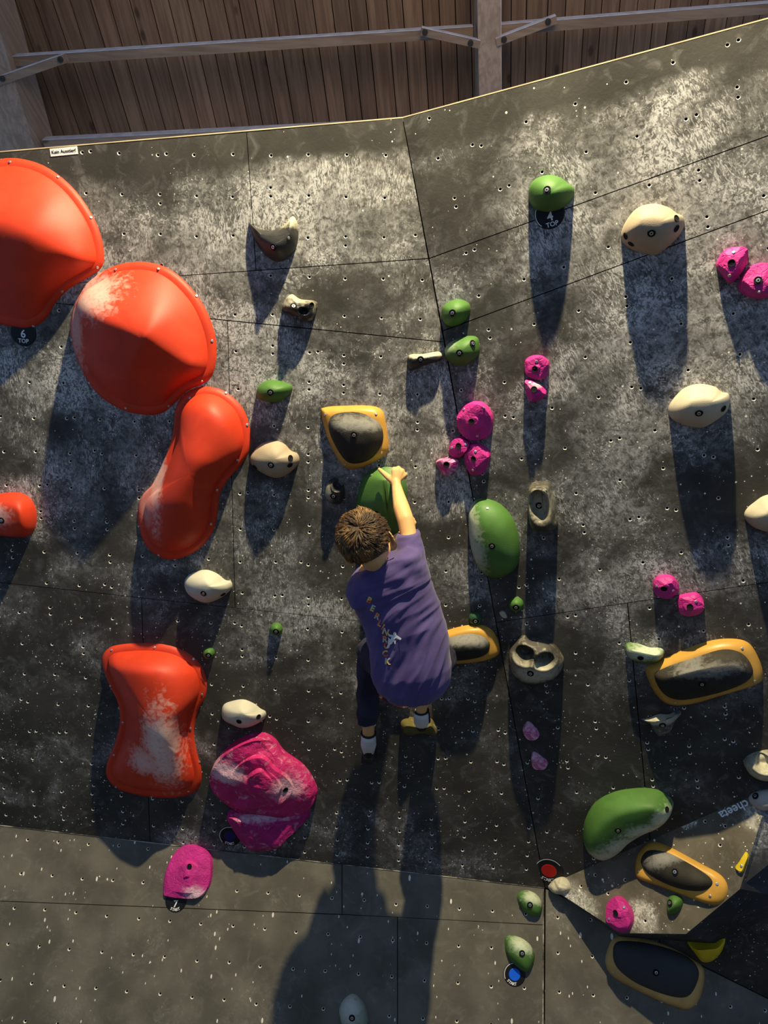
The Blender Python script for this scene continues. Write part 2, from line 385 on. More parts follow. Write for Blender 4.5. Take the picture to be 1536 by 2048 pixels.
def rbar(nm, a, b, w, h, off, m, lab=None, lit_side=0):
    p, q = ROOF.hit(*a, off), ROOF.hit(*b, off)
    d = (q-p).normalized(); s = d.cross(ROOF.N)
    o = child(nm, box_me(nm, p, q, w, h, ROOF.N), m, ceil, Matrix(), ROOF.mw)
    if lab: o['label'] = lab
    if lit_side:
        s = s if s.dot(ROOF.ey)*lit_side[1]+s.dot(ROOF.ex)*lit_side[0] > 0 else -s
        k = s*(w/2+.002)
        child('lit_side_strip', box_me('lit_side_strip', p+k+ROOF.N*.001, q+k+ROOF.N*.001, .004, h+.004, ROOF.N), LIT_SIDE, ceil, Matrix(), ROOF.mw)  # thin pale strip added to paint the bar's skylit side
    return o
upY = 1 if (ROOF.uv(768, 100)-ROOF.uv(768, 200)).y > 0 else -1
rbar('purlin', (-60, 127), (945, 62), .060, .085, .36, PURL, None, (0, upY))
rbar('purlin', (1000, 58), (1700, 2), .060, .085, .36, PURL, None, (0, upY))
rbar('purlin', (92, 286), (1000, 240), .060, .085, .36, PURL, None, (0, upY))
rbar('rafter', (970, -260), (979, 420), .15, .36, .30, BEAM, 'tall rafter beam with a pale right side painted as lit', (1, 0))
rbar('rafter', (-118, -260), (90, 420), .30, .36, .30, BEAM, 'wide rafter beam at the left')
rbar('brace', (842, 62), (958, 88), .045, .06, .47, PURL, None, (0, upY))
rbar('brace', (992, 84), (1112, 38), .045, .06, .47, PURL, None, (0, upY))
rbar('brace', (-20, 168), (132, 116), .050, .06, .47, PURL, None, (0, upY))
BOLTM = plain('dark iron bolt', (.06, .05, .04), .5, .6)
def disc_me(nm, r, h, n=16):
    vs_ = [V((math.cos(6.2832*j/n)*r*k, math.sin(6.2832*j/n)*r*k, z)) for k, z in ((1, 0), (.95, h*.8), (.75, h)) for j in range(n)]
    fs = [(k*n+j, k*n+(j+1) % n, (k+1)*n+(j+1) % n, (k+1)*n+j) for k in (0, 1) for j in range(n)] + [tuple(2*n+j for j in range(n))]
    return mesh(nm, vs_, fs)
bm_ = disc_me('bolt_head', .019, .014)
for p in ((850, 64), (941, 86), (1008, 79), (1096, 43), (121, 119), (5, 157)):
    q = ROOF.hit(*p, .505); child('bolt_head', bm_, BOLTM, ceil, Matrix.Translation(q-Matrix(ROOF.mw).translation) @ ROOF.mw, ROOF.mw)
# ------------------------------------------------------------------ climbing holds
SCR = disc_me('screw', .0052, .003, 8)
def bolt_me():
    n = 14; R = .0125; vs_, fs, mi = [], [], []
    prof = [(R, .0012), (R*.80, -.0004), (R*.78, .0004)]
    prof = [(R, .0008), (R*.92, .0022), (R*.74, .0006), (R*.50, .0006), (R*.48, .0040), (R*.22, .0044), (R*.20, .0012)]
    for r, z in prof: vs_ += [V((math.cos(6.2832*j/n)*r, math.sin(6.2832*j/n)*r, z)) for j in range(n)]
    for k in range(len(prof)-1):
        for j in range(n): fs.append((k*n+j, k*n+(j+1) % n, (k+1)*n+(j+1) % n, (k+1)*n+j)); mi.append(0 if k < 3 else 1)
    fs.append(tuple((len(prof)-1)*n+j for j in range(n))); mi.append(0)
    return mesh('bolt', vs_, fs, mi)
BOLT = bolt_me(); BOLT.materials.append(DARK); BOLT.materials.append(STEEL)
def hole_me():
    n = 14; R = .0115; vs_, fs, mi = [], [], []
    prof = [(R, .0006), (R*.9, .0020), (R*.72, .0010), (R*.6, .0004)]
    for r, z in prof: vs_ += [V((math.cos(6.2832*j/n)*r, math.sin(6.2832*j/n)*r, z)) for j in range(n)]
    for k in range(len(prof)-1):
        for j in range(n): fs.append((k*n+j, k*n+(j+1) % n, (k+1)*n+(j+1) % n, (k+1)*n+j))
    fs.append(tuple((len(prof)-1)*n+j for j in range(n)))
    return mesh('bolt_hole', vs_, fs)
BHOLE = hole_me(); BHOLE.materials.append(DARK)
def near_poly(p, R):
    best = None
    if len(R) == 1: return R[0][0], R[0][1]
    for (a, ha), (b, hb) in zip(R, R[1:]):
        ab = b-a; t = max(0, min(1, (p-a).dot(ab)/max(1e-9, ab.length_squared))); q = a+ab*t; d = (q-p).length
        if best is None or d < best[0]: best = (d, q, ha+(hb-ha)*t)
    return best[1], best[2]
def relief(pl, outline, H, ridge, prof, z0=0.0, nseg=56, rings=12, comp=.2, rnd=0.0, nscale=18, facets=0, pits=(), seed=0, ori=None, radial=None):
    """moulded body: rings from the ridge line down to the outline; returns local verts, faces, origin"""
    out = catmull([pl.uv(px, py, z0+H*comp) for px, py in outline], nseg)
    R = [(pl.uv(r[0], r[1], z0+H*r[2]), r[2]) for r in ridge]
    cen = sum(out, V((0, 0)))/nseg if ori is None else ori
    a, b = prof; vs_, fs = [], []
    ref = [near_poly(p, R) for p in out]
    # smooth ridge feet
    for _ in range(4):
        ref = [((ref[i-1][0]+ref[i][0]*2+ref[(i+1) % nseg][0])/4, (ref[i-1][1]+ref[i][1]*2+ref[(i+1) % nseg][1])/4) for i in range(nseg)]
    grid_ = []
    for k in range(rings+1):
        t = .05+.95*(k/rings)**.9
        row = []
        for i in range(nseg):
            q, hf = ref[i]; p = q.lerp(out[i], t)
            z = H*(hf*(1-t)+max(hf, .55)*t if False else hf)*max(0, 1-t**a)**(1/b)
            row.append(V((p.x, p.y, z)))
        grid_.append(row)
    if radial:                                    # heights from the distance to the ridge, topology round one centre
        rc = pl.uv(radial[0], radial[1], z0+H*.8); grid_ = []
        def reach(q, d):
            best = 9
            for i in range(nseg):
                a_, b_ = out[i], out[(i+1) % nseg]; e = b_-a_; den = d.x*e.y-d.y*e.x
                if abs(den) < 1e-12: continue
                w_ = a_-q; t_ = (w_.x*e.y-w_.y*e.x)/den; s_ = (w_.x*d.y-w_.y*d.x)/den
                if t_ > 1e-6 and -1e-6 <= s_ <= 1+1e-6: best = min(best, t_)
            return best
        for k in range(rings+1):
            kk = k/rings; row = []
            for i in range(nseg):
                p = rc.lerp(out[i], kk)
                if k == rings: row.append(V((p.x, p.y, 0))); continue
                q, hf = near_poly(p, R); d = p-q; L = d.length
                t = 0 if L < 1e-5 else min(1, L/reach(q, d/L))
                row.append(V((p.x, p.y, H*hf*max(0, 1-t**a)**(1/b))))
            grid_.append(row)
    if facets:
        rr = random.Random(seed); pls = []
        for f in range(facets):
            k = rr.choice([1, 2, 4, 6, 8, 9]) * rings//12; k = max(1, min(rings-2, k)); i = int((f+rr.random()*.7)*nseg/facets) % nseg
            p = grid_[k][i]; tu = grid_[k+1][i]-grid_[k-1][i]; tv = grid_[k][(i+2) % nseg]-grid_[k][i-2]
            nn = tu.cross(tv); nn = nn.normalized() if nn.length > 0 else V((0, 0, 1)); nn = nn if nn.z > 0 else -nn
            nn = (nn+V((rr.uniform(-.30, .30), rr.uniform(-.30, .30), .05))).normalized(); pls.append((p, nn))
        for k in range(rings):
            for p in grid_[k]:
                z = min([H*1.02]+[q.z-((p.x-q.x)*n_.x+(p.y-q.y)*n_.y)/max(.15, n_.z) for q, n_ in pls]); p.z = max(p.z*.55, min(z, H*1.05))
    for (px, py, rx, ry, dep) in pits:
        c = pl.uv(px, py, z0+H*.8)
        for row in grid_[:-1]:
            for p in row:
                d = math.hypot((p.x-c.x)/rx, (p.y-c.y)/ry)
                if d < 1: k = 1-d; k = min(1, k*2.6); p.z -= dep*k*k*(3-2*k)
                elif d < 1.5: p.z += dep*.12*math.sin((d-1)/.5*math.pi)
    sd = V((seed*3.1, seed*1.7, 0))
    for k, row in enumerate(grid_):
        for p in row:
            if rnd and k < rings:
                nn = noise.noise(V((p.x, p.y, p.z))*nscale+sd)*.7+noise.noise(V((p.x, p.y, p.z))*nscale*2.3+sd)*.3
                p.z += nn*rnd*H*min(1, (rings-k)/3)
            vs_.append(V((p.x-cen.x, p.y-cen.y, p.z)))
    for i in range(nseg): p = grid_[rings][i]; vs_.append(V((p.x-cen.x, p.y-cen.y, -.004 if z0 == 0 else -.012)))
    for k in range(rings+1):
        for i in range(nseg):
            j = (i+1) % nseg; fs.append((k*nseg+i, (k+1)*nseg+i, (k+1)*nseg+j, k*nseg+j))
    fs.append(tuple(range(nseg-1, -1, -1))[::-1])
    return vs_, fs, cen
def orient(me, sm=0):
    b = bmesh.new(); b.from_mesh(me); bmesh.ops.remove_doubles(b, verts=b.verts, dist=1e-5); bmesh.ops.recalc_face_normals(b, faces=b.faces)
    zc = [v for v in b.verts if v.co.z > .004]
    for _ in range(sm): bmesh.ops.smooth_vert(b, verts=zc, factor=.5, use_axis_z=True)
    b.to_mesh(me); b.free()
def put_on(mws, pts, what, m, parent, pmw, nm):
    """mws: list of (mesh, matrix_world). Drop a small fitting on the surface seen at each point."""
    trees = []
    for me, mw in mws:
        bmm = bmesh.new(); bmm.from_mesh(me); trees.append((BVHTree.FromBMesh(bmm), mw)); bmm.free()
    for px, py in pts:
        r = ray(px, py).normalized(); best = None
        for t, mw in trees:
            inv = mw.inverted(); o = inv @ V((0, 0, 0)); d = (inv.to_3x3() @ r).normalized(); h, n, _, dd = t.ray_cast(o, d)
            if h is not None and (best is None or dd < best[0]): best = (dd, mw @ h, (mw.to_3x3() @ n).normalized())
        if best is None: continue
        _, P, n = best
        if n.dot(r) > 0: n = -n
        q = n.to_track_quat('Z', 'Y').to_matrix().to_4x4()
        child(nm, what, m, parent, Matrix.Translation(P) @ q, pmw)
def hold(name, label, cat, group, pl, outline, H, m, ridge=None, prof=(2.2, 2.0), bolts=(), holes=(), screws=(), smooth=True, z0=0.0, base=None, sm=None, **kw):
    if sm is None: sm = 3 if smooth else 0
    if ridge is None:
        cx = sum(p[0] for p in outline)/len(outline); cy = sum(p[1] for p in outline)/len(outline); ridge = [(cx, cy, 1)]
    vs_, fs, cen = relief(pl, outline, H, ridge, prof, z0, **kw)
    me = mesh(name, vs_, fs); orient(me, sm)
    mw = pl.mw @ Matrix.Translation((cen.x, cen.y, z0))
    if base is None:
        o = bpy.data.objects.new(name, me); C.objects.link(o); me.materials.append(m); o.matrix_world = mw
        if smooth: me.polygons.foreach_set('use_smooth', [True]*len(me.polygons))
        tag(o, label, cat, group); root, rmw, surf = o, mw, [(me, mw)]
    else:
        root, rmw, surf0 = base; o = child(name, me, m, root, mw, rmw, smooth); surf = surf0+[(me, mw)]
        if label: o['label'] = label
    put_on(surf, bolts, BOLT, BOLT.materials[0], root, rmw, 'bolt')
    put_on(surf, holes, BHOLE, BHOLE.materials[0], root, rmw, 'bolt_hole')
    put_on(surf, screws, SCR, STEEL, root, rmw, 'screw')
    return root, rmw, surf
# resin colours
def RED(ch=()): return hold_mat('red resin', (.66, .050, .016), .5, ch, dirt=.12, grain=.15, gs=500, chcol=(.85, .62, .52))
def GRN(ch=(), am=0.0): return hold_mat('green resin', (.078, .185, .036), .55, ch, am, dirt=.15, grain=.2, chcol=(.62, .66, .48))
def PNK(ch=(), am=0.0, col=None): return hold_mat('pink resin', col or (.62, .032, .26), .55, ch, am, dirt=.2, grain=.25, cracks=1, chcol=(.80, .62, .66))
CREAM = hold_mat('cream resin', (.54, .48, .34), .55, (), 0, dirt=.12, grain=.2)
TAN = hold_mat('tan resin', (.42, .34, .23), .6, (), 0, dirt=.12, grain=.2)
WHT = hold_mat('white resin', (.60, .57, .44), .55, (), 0, dirt=.1, grain=.2)
DG, LG = (.030, .030, .032), (.09, .085, .075)
def BLK(ch=(), am=.0, col=(.045, .043, .040)): return hold_mat('black resin', col, .4, ch, am, dirt=.35, grain=.3, chcol=(.58, .54, .38))
PADM = hold_mat('black grip', (.036, .032, .023), .8, [(0, .05, .12, .030, .28)], 0, dirt=.3, grain=.5)  # top patch paints rubbed chalk and the brightness of the lit top
YEL = hold_mat('yellow rim', (.60, .32, .055), .38, (), 0, dirt=.12, grain=.05)
TANR = hold_mat('tan rim', (.62, .38, .12), .5, (), 0, dirt=.2, grain=.08)
# --- red macros with screwed flanges
def shrink(outline, k, pl=None):
    n = len(outline); out = []
    for i in range(n):
        a, b, c = V(outline[i-1]), V(outline[i]), V(outline[(i+1) % n]); t = (c-a).normalized(); nn = V((-t.y, t.x)); out.append(tuple(b+nn*k))
    return out
def area2(P): return sum(P[i][0]*P[(i+1) % len(P)][1]-P[(i+1) % len(P)][0]*P[i][1] for i in range(len(P)))
def macro(label, outline, ridge, H, screws, inner=None, chalk=(), prof=(1.7, 1.25), pl=LEF, rc=None):
    m = RED(chalk); k = 13 if area2(outline) > 0 else -13
    inner = inner or shrink(outline, k)
    b = hold('climbing_volume', label, 'climbing hold', 'red fibreglass macro holds', pl, outline, .013, m, prof=(26, 3), comp=0, nseg=72, rings=14, screws=(), sm=0)
    me, mw = b[2][0]
    # shallow gutter inside the flange lip
    hold('dome', None, None, None, pl, inner, H, m, ridge=ridge, prof=prof, z0=.006, base=b, comp=0, nseg=72, rings=26, sm=9, radial=rc)
    put_on([(me, mw)], screws, SCR, STEEL, b[0], b[1], 'screw')
    return b
macro('red macro hold cut by the left edge of the picture, above the 6 TOP marker', [(-150, 470), (-110, 385), (-60, 340), (0, 318), (50, 319), (100, 338), (150, 380), (190, 440), (207, 495), (205, 532), (180, 553), (140, 577), (110, 608), (90, 640), (60, 656), (25, 654), (-40, 635), (-110, 590)],
      [(-40, 440, 1), (60, 470, .95), (160, 520, .45)], .15, [(20, 324), (116, 354), (182, 435), (195, 535), (124, 583), (67, 652)], prof=(1.45, 1.05), rc=(20, 490))
macro('large round red macro hold, second from the left top, chalked on its upper left shoulder', [(200, 546), (245, 527), (300, 525), (350, 545), (400, 598), (428, 660), (433, 710), (425, 750), (405, 768), (375, 782), (350, 806), (325, 826), (290, 830), (240, 818), (190, 782), (155, 722), (140, 660), (148, 610), (170, 572)],
      [(205, 640, .9), (290, 672, 1), (385, 735, .42)], .17, [(231, 539), (317, 538), (393, 592), (424, 682), (404, 762), (337, 812), (252, 816), (179, 766), (144, 680)],
      inner=[(200, 562), (240, 540), (300, 538), (345, 560), (388, 608), (412, 665), (418, 712), (410, 745), (370, 768), (340, 795), (325, 812), (290, 817), (245, 805), (200, 770), (168, 722), (150, 660), (152, 610), (170, 582)],
      chalk=[(-.15, .16, .13, .09, .8), (-.24, .06, .05, .14, .6)], prof=(1.45, 1.05), rc=(290, 680))
macro('red bean-shaped macro hold slanting down below the large round one', [(350, 822), (362, 795), (385, 778), (415, 773), (450, 783), (485, 815), (500, 858), (500, 898), (482, 930), (457, 958), (440, 988), (435, 1030), (425, 1065), (400, 1096), (365, 1115), (330, 1118), (297, 1098), (279, 1060), (275, 1020), (285, 990), (305, 968), (325, 925), (345, 870)],
      [(425, 845, .8), (395, 920, 1), (350, 1010, .9), (345, 1050, .7)], .13, [(380, 796), (452, 786), (494, 850), (475, 920), (434, 980), (422, 1048), (387, 1106), (318, 1110), (278, 1053)],
      chalk=[(-.13, .0, .04, .22, .7), (-.17, -.12, .05, .09, .4)], prof=(2.0, 1.6), rc=(385, 945))
macro('red hourglass-shaped macro hold with white chalk on its waist, lower left', [(203, 1322), (214, 1299), (240, 1289), (300, 1286), (350, 1294), (390, 1316), (411, 1350), (412, 1390), (397, 1420), (388, 1460), (393, 1500), (403, 1540), (400, 1572), (380, 1589), (340, 1596), (285, 1592), (235, 1578), (213, 1552), (215, 1522), (230, 1485), (240, 1440), (234, 1400), (215, 1362)],
      [(300, 1345, .85), (325, 1430, 1), (330, 1480, 1), (310, 1535, .6)], .14, [(223, 1300), (309, 1295), (387, 1318), (404, 1389), (381, 1457), (399, 1524), (377, 1582), (303, 1594), (232, 1574), (228, 1510), (246, 1445), (221, 1372)],
      chalk=[(.07, -.06, .075, .22, 1), (.01, -.13, .10, .07, .7)], prof=(2.0, 1.6), rc=(315, 1440))
hold('climbing_hold', 'small pill-shaped red hold at the left edge with a groove, chalked', 'climbing hold', None, LEF, [(-60, 1003), (0, 988), (38, 988), (60, 1004), (69, 1032), (64, 1062), (46, 1076), (0, 1073), (-60, 1068)], .085,
     RED([(-.02, .02, .07, .05, .75)]), ridge=[(-40, 1035, .9), (35, 1028, 1)], prof=(3, 2), bolts=[(3, 1041)])
def H(label, pl, outline, h, m, group=None, **kw): return hold('climbing_hold', label, 'climbing hold', group, pl, outline, h, m, **kw)
# --- cream, tan and white fish-shaped slopers
gC = 'pale rounded sloper holds'
H('cream hold beside the lower end of the red bean, left of the yellow-rimmed pad', LEF, [(498, 918), (504, 905), (520, 889), (545, 882), (566, 888), (580, 902), (594, 909), (597, 924), (586, 940), (566, 954), (545, 957), (520, 946), (502, 932)], .075, TAN, gC, prof=(2, 1.7), bolts=[(542, 930)], holes=[(581, 916), (580, 930), (510, 934)])
H('whitish hold below the foot of the red bean macro', LEF, [(366, 1168), (373, 1154), (390, 1145), (412, 1142), (433, 1150), (448, 1162), (460, 1165), (462, 1178), (450, 1191), (430, 1203), (410, 1208), (388, 1200), (371, 1186)], .075, WHT, gC, prof=(2, 1.7), bolts=[(407, 1187)], holes=[(446, 1189)])
H('white hold between the red hourglass macro and the climber, above the big pink rock', LEF, [(441, 1426), (446, 1412), (463, 1405), (485, 1402), (506, 1410), (519, 1420), (530, 1427), (528, 1440), (510, 1452), (485, 1458), (462, 1450), (444, 1440)], .07, WHT, gC, prof=(2, 1.7), holes=[(478, 1443), (517, 1434)])
H('large tan hold near the top right with a small embossed arrow', RIG, [(1242, 467), (1250, 445), (1268, 420), (1290, 408), (1315, 406), (1340, 414), (1355, 425), (1368, 432), (1370, 450), (1360, 470), (1340, 490), (1315, 508), (1295, 508), (1265, 499), (1245, 483)], .105, TAN, gC, prof=(2, 1.7), bolts=[(1303, 466)], holes=[(1353, 437), (1353, 457), (1251, 472), (1262, 488)], ridge=[(1285, 445, 1), (1320, 445, 1)])
H('pale cream hold in the middle of the right face, under the large tan one', RIG, [(1337, 820), (1346, 800), (1370, 777), (1400, 769), (1430, 774), (1445, 785), (1458, 788), (1462, 803), (1455, 825), (1430, 845), (1405, 857), (1375, 853), (1345, 840)], .095, CREAM, gC, prof=(2, 1.7), bolts=[(1398, 826)], holes=[(1447, 817)], ridge=[(1385, 808, 1), (1420, 805, 1)])
H('pale cream hold cut off by the right edge of the picture', RIG, [(1490, 1032), (1496, 1019), (1510, 1007), (1530, 994), (1560, 990), (1590, 1008), (1602, 1030), (1582, 1053), (1550, 1068), (1515, 1060), (1496, 1046)], .085, CREAM, gC, prof=(2, 1.7))
# --- green
gG = 'green climbing holds'
H('green hold at the top right above the 4 TOP marker', RIG, [(1056, 390), (1058, 371), (1070, 356), (1095, 348), (1120, 353), (1135, 364), (1147, 374), (1147, 390), (1138, 405), (1120, 417), (1095, 423), (1070, 418), (1059, 405)], .095, GRN(), gG, prof=(2, 1.8), bolts=[(1094, 380)])
H('small green hold just right of the wall corner, upper of the two', RIG, [(882, 627), (885, 612), (899, 602), (915, 598), (930, 602), (939, 611), (938, 628), (925, 645), (905, 653), (890, 649), (883, 638)], .065, GRN(), gG, prof=(2, 1.8), bolts=[(905, 626)])
H('green hold touching the narrow grey bar hold at the wall corner', RIG, [(887, 705), (893, 690), (910, 679), (935, 672), (953, 675), (958, 690), (957, 708), (945, 723), (925, 732), (905, 729), (892, 720)], .07, GRN([(-.05, .03, .05, .03, .35)]), gG, prof=(2, 1.8), bolts=[(919, 706), (945, 687)])
H('green oval hold right of the big red macros, above the cream hold', LEF, [(511, 786), (515, 773), (530, 762), (548, 760), (566, 764), (582, 771), (582, 784), (570, 797), (550, 805), (526, 803), (513, 796)], .07, GRN(), gG, prof=(2, 1.8), bolts=[(541, 785)])
BIGG = H('tall green leaf-shaped hold gripped by the climber', LEF, [(711, 1020), (715, 985), (728, 953), (750, 938), (785, 937), (806, 952), (814, 985), (813, 1025), (806, 1052), (788, 1072), (760, 1060), (728, 1048)], .12, GRN([(.05, .12, .05, .04, .3)]), gG, prof=(1.6, 1.3), ridge=[(770, 962, .9), (775, 1010, 1), (782, 1045, .6)], bolts=[(753, 1027)], screws=[(743, 950)])
H('large green egg-shaped hold right of the climber, chalky along its left side', RIG, [(935, 1042), (937, 1020), (949, 1003), (967, 999), (996, 1008), (1020, 1031), (1034, 1062), (1039, 1097), (1035, 1130), (1018, 1150), (988, 1160), (962, 1147), (945, 1115), (937, 1080)], .085, GRN([(-.075, .05, .055, .16, .95), (-.07, -.04, .05, .10, .8)]), gG, prof=(2.2, 1.8), bolts=[(984, 1092)], screws=[(975, 1017)])
def ball(label, pl, x, y, r, h, m, **kw): return H(label, pl, [(x+r*math.cos(-k*.7854), y+r*math.sin(-k*.7854)) for k in range(8)], h, m, gG, prof=(2, 2), nseg=28, rings=8, bolts=[(x, y+r*.3)], **kw)
ball('tiny green ball hold right of the wall corner under the large green egg', RIG, 1032, 1210, 15, .035, GRN())
ball('tiny dark green ball hold left of the climber, right one of the pair', LEF, 552, 1259, 13, .033, GRN())
ball('tiny dark green ball hold above the right shoulder of the red hourglass macro', LEF, 417, 1307, 12, .03, GRN())
ball('small dark green hold above the yellow-rimmed pad beside the climber', LEF, 951, 1238, 14, .022, hold_mat('dark green resin', (.035, .11, .045), .5))
H('large green bean-shaped hold at the lower right, heavily chalked along its lower side', RIG, [(1166, 1668), (1171, 1643), (1190, 1611), (1225, 1591), (1265, 1583), (1305, 1583), (1331, 1593), (1348, 1611), (1341, 1634), (1320, 1654), (1290, 1668), (1260, 1686), (1235, 1710), (1205, 1722), (1180, 1712), (1167, 1692)], .10,
  GRN([(.09, .0, .11, .05, .95), (.0, -.07, .10, .06, .95), (-.08, -.12, .09, .06, .9), (.15, .06, .05, .05, .9)]), gG, prof=(2.4, 1.8), ridge=[(1200, 1668, 1), (1240, 1635, 1), (1300, 1618, 1)], radial=(1252, 1640), rings=20, bolts=[(1236, 1661)], holes=[(1334, 1619)])
H('small pale green banana-like hold beside the largest yellow-rimmed pad', RIG, [(1250, 1297), (1255, 1288), (1275, 1289), (1300, 1297), (1324, 1298), (1329, 1309), (1316, 1324), (1290, 1328), (1265, 1322), (1253, 1309)], .05, GRN([(0, .01, .09, .03, .9)]), gG, ridge=[(1268, 1303, 1), (1310, 1311, 1)], prof=(2, 1.6), holes=[(1281, 1316)])
H('green oval hold with pale top, just below the red START marker', KIK, [(1035, 1800), (1038, 1786), (1052, 1781), (1070, 1787), (1083, 1802), (1085, 1820), (1077, 1833), (1060, 1831), (1045, 1820)], .045, GRN([(.02, .03, .05, .035, .85)]), gG, prof=(2, 1.8), bolts=[(1060, 1810)], screws=[(1041, 1801)])
H('green oval hold touching the blue START marker on the lower wall', KIK, [(1010, 1890), (1012, 1875), (1025, 1872), (1045, 1878), (1062, 1892), (1070, 1912), (1066, 1932), (1055, 1946), (1040, 1940), (1021, 1922), (1012, 1906)], .05, GRN([(.02, .04, .06, .04, .85)]), gG, prof=(2, 1.8), bolts=[(1044, 1907)])
H('pale green hold cut by the bottom edge of the picture', KIK, [(678, 2030), (681, 2010), (695, 1993), (709, 1990), (726, 2005), (734, 2025), (735, 2048), (720, 2065), (690, 2065)], .05, hold_mat('pale green resin', (.30, .38, .28), .5, [(-.02, .02, .05, .07, .6)]), gG, prof=(2, 1.8), bolts=[(704, 2036)])
# --- pink rock-like holds
gP = 'pink faceted climbing holds'
def P(label, pl, outline, h, s, ch=(), am=0.0, nf=9, **kw):
    kw.setdefault('prof', (2.4, 2)); kw.setdefault('rnd', .05)
    return H(label, pl, outline, h, PNK(ch, am, kw.pop('col', None)), gP, smooth=False, facets=nf, seed=s, **kw)
P('pink hold at the upper right edge, left one of the pair', RIG, [(1433, 532), (1440, 512), (1455, 497), (1475, 493), (1494, 496), (1497, 515), (1488, 540), (1470, 562), (1458, 566), (1444, 550)], .055, 3, holes=[(1463, 526)], screws=[(1467, 505), (1459, 551)])
P('pink hold at the upper right, right one of the pair, cut by the picture edge', RIG, [(1477, 574), (1485, 550), (1505, 531), (1530, 525), (1560, 535), (1567, 568), (1545, 590), (1520, 598), (1490, 590)], .06, 4, bolts=[(1516, 561)], screws=[(1518, 583)])
P('upper of two small stacked pink holds in the middle of the right face', RIG, [(1049, 742), (1050, 721), (1065, 711), (1085, 712), (1098, 725), (1097, 745), (1088, 758), (1070, 760), (1056, 753)], .045, 5, holes=[(1070, 738)], screws=[(1073, 723)])
P('lower of two small stacked pink holds, a wedge with a white lip', RIG, [(1049, 762), (1060, 758), (1080, 768), (1094, 782), (1088, 795), (1070, 804), (1055, 795)], .05, 6, ch=[(.03, .02, .05, .012, .8)], holes=[(1068, 779)], screws=[(1060, 766)], nf=6)
P('round pink hold on top of the pink cluster above the climber\'s hand', RIG, [(913, 852), (915, 826), (930, 808), (950, 803), (970, 808), (985, 830), (985, 855), (975, 875), (947, 883), (925, 873)], .06, 7, holes=[(943, 843)], screws=[(928, 819), (968, 816), (955, 872)])
P('small pink hold in the middle of the pink cluster, under the round one', RIG, [(898, 895), (905, 880), (920, 873), (935, 880), (941, 891), (925, 912), (911, 916), (901, 906)], .045, 8, holes=[(917, 892)], screws=[(904, 895), (931, 889)], nf=7)
P('pink kite-shaped hold at the lower right of the pink cluster', RIG, [(928, 917), (932, 897), (945, 886), (965, 890), (980, 905), (978, 925), (965, 948), (945, 951), (934, 936)], .05, 9, holes=[(947, 918)], screws=[(951, 903), (946, 940)], nf=8)
P('small chalk-whitened pink hold at the lower left of the pink cluster', LEF, [(872, 926), (885, 917), (905, 915), (919, 922), (912, 940), (890, 951)], .04, 10, am=.7, holes=[(893, 929)], nf=6)
P('pink hold on the middle right, left one of the pair', RIG, [(1306, 1176), (1310, 1158), (1325, 1151), (1345, 1153), (1358, 1170), (1352, 1188), (1335, 1196), (1313, 1191)], .045, 11, holes=[(1328, 1177)], screws=[(1313, 1172), (1346, 1181)])
P('pink hold on the middle right, right one of the pair', RIG, [(1355, 1212), (1357, 1194), (1375, 1188), (1395, 1187), (1408, 1203), (1405, 1222), (1390, 1231), (1362, 1228)], .045, 12, holes=[(1380, 1214)], screws=[(1392, 1203)])
BP = P('biggest pink hold, a chalky rock left of the climber\'s feet', LEF, [(415, 1562), (424, 1535), (450, 1505), (485, 1483), (520, 1476), (545, 1488), (565, 1513), (605, 1543), (628, 1580), (630, 1605), (610, 1636), (575, 1646), (520, 1642), (470, 1632), (430, 1603), (417, 1582)], .13, 21, ch=[(-.14, .05, .09, .06, .8), (.13, .0, .07, .06, .6)], am=.22, col=(.56, .022, .15), nf=16, nseg=110, rings=34, rnd=.12, prof=(2.6, 2), holes=[(571, 1580)], nscale=14, comp=.35)
P('pink block directly beneath the biggest pink rock', LEF, [(452, 1632), (480, 1628), (560, 1634), (613, 1622), (614, 1645), (577, 1675), (547, 1700), (515, 1704), (487, 1692), (465, 1662)], .075, 22, ch=[(.0, .07, .12, .02, .9)], am=.2, col=(.46, .018, .17), nf=8, nseg=72, rings=18, comp=.4)
P('pink hold on the lower wall above the 7 START marker', KIK, [(325, 1787), (328, 1750), (345, 1710), (370, 1690), (400, 1692), (422, 1710), (424, 1750), (415, 1780), (395, 1797), (360, 1798), (332, 1794)], .055, 23, ch=[(.05, -.07, .05, .04, .85)], nf=9, nseg=72, rings=18, holes=[(379, 1733)])
P('small pale pink chip hold right of the wall corner, upper of the pair', RIG, [(1045, 1461), (1055, 1444), (1070, 1455), (1079, 1470), (1072, 1478), (1055, 1477)], .03, 24, am=.9, nf=5, nseg=32, rings=8)
P('small pale pink chip hold right of the wall corner, lower of the pair', RIG, [(1062, 1521), (1066, 1505), (1085, 1515), (1096, 1527), (1088, 1538), (1068, 1537)], .03, 25, am=.9, nf=5, nseg=32, rings=8)
H('dull dark red hold half hidden under the hem of the climber\'s shirt', LEF, [(755, 1392), (762, 1380), (785, 1383), (812, 1395), (822, 1408), (808, 1414), (780, 1405)], .03, hold_mat('dull red resin', (.16, .03, .03), .6, (), .3), None, facets=6, smooth=False, seed=4, rnd=.1)
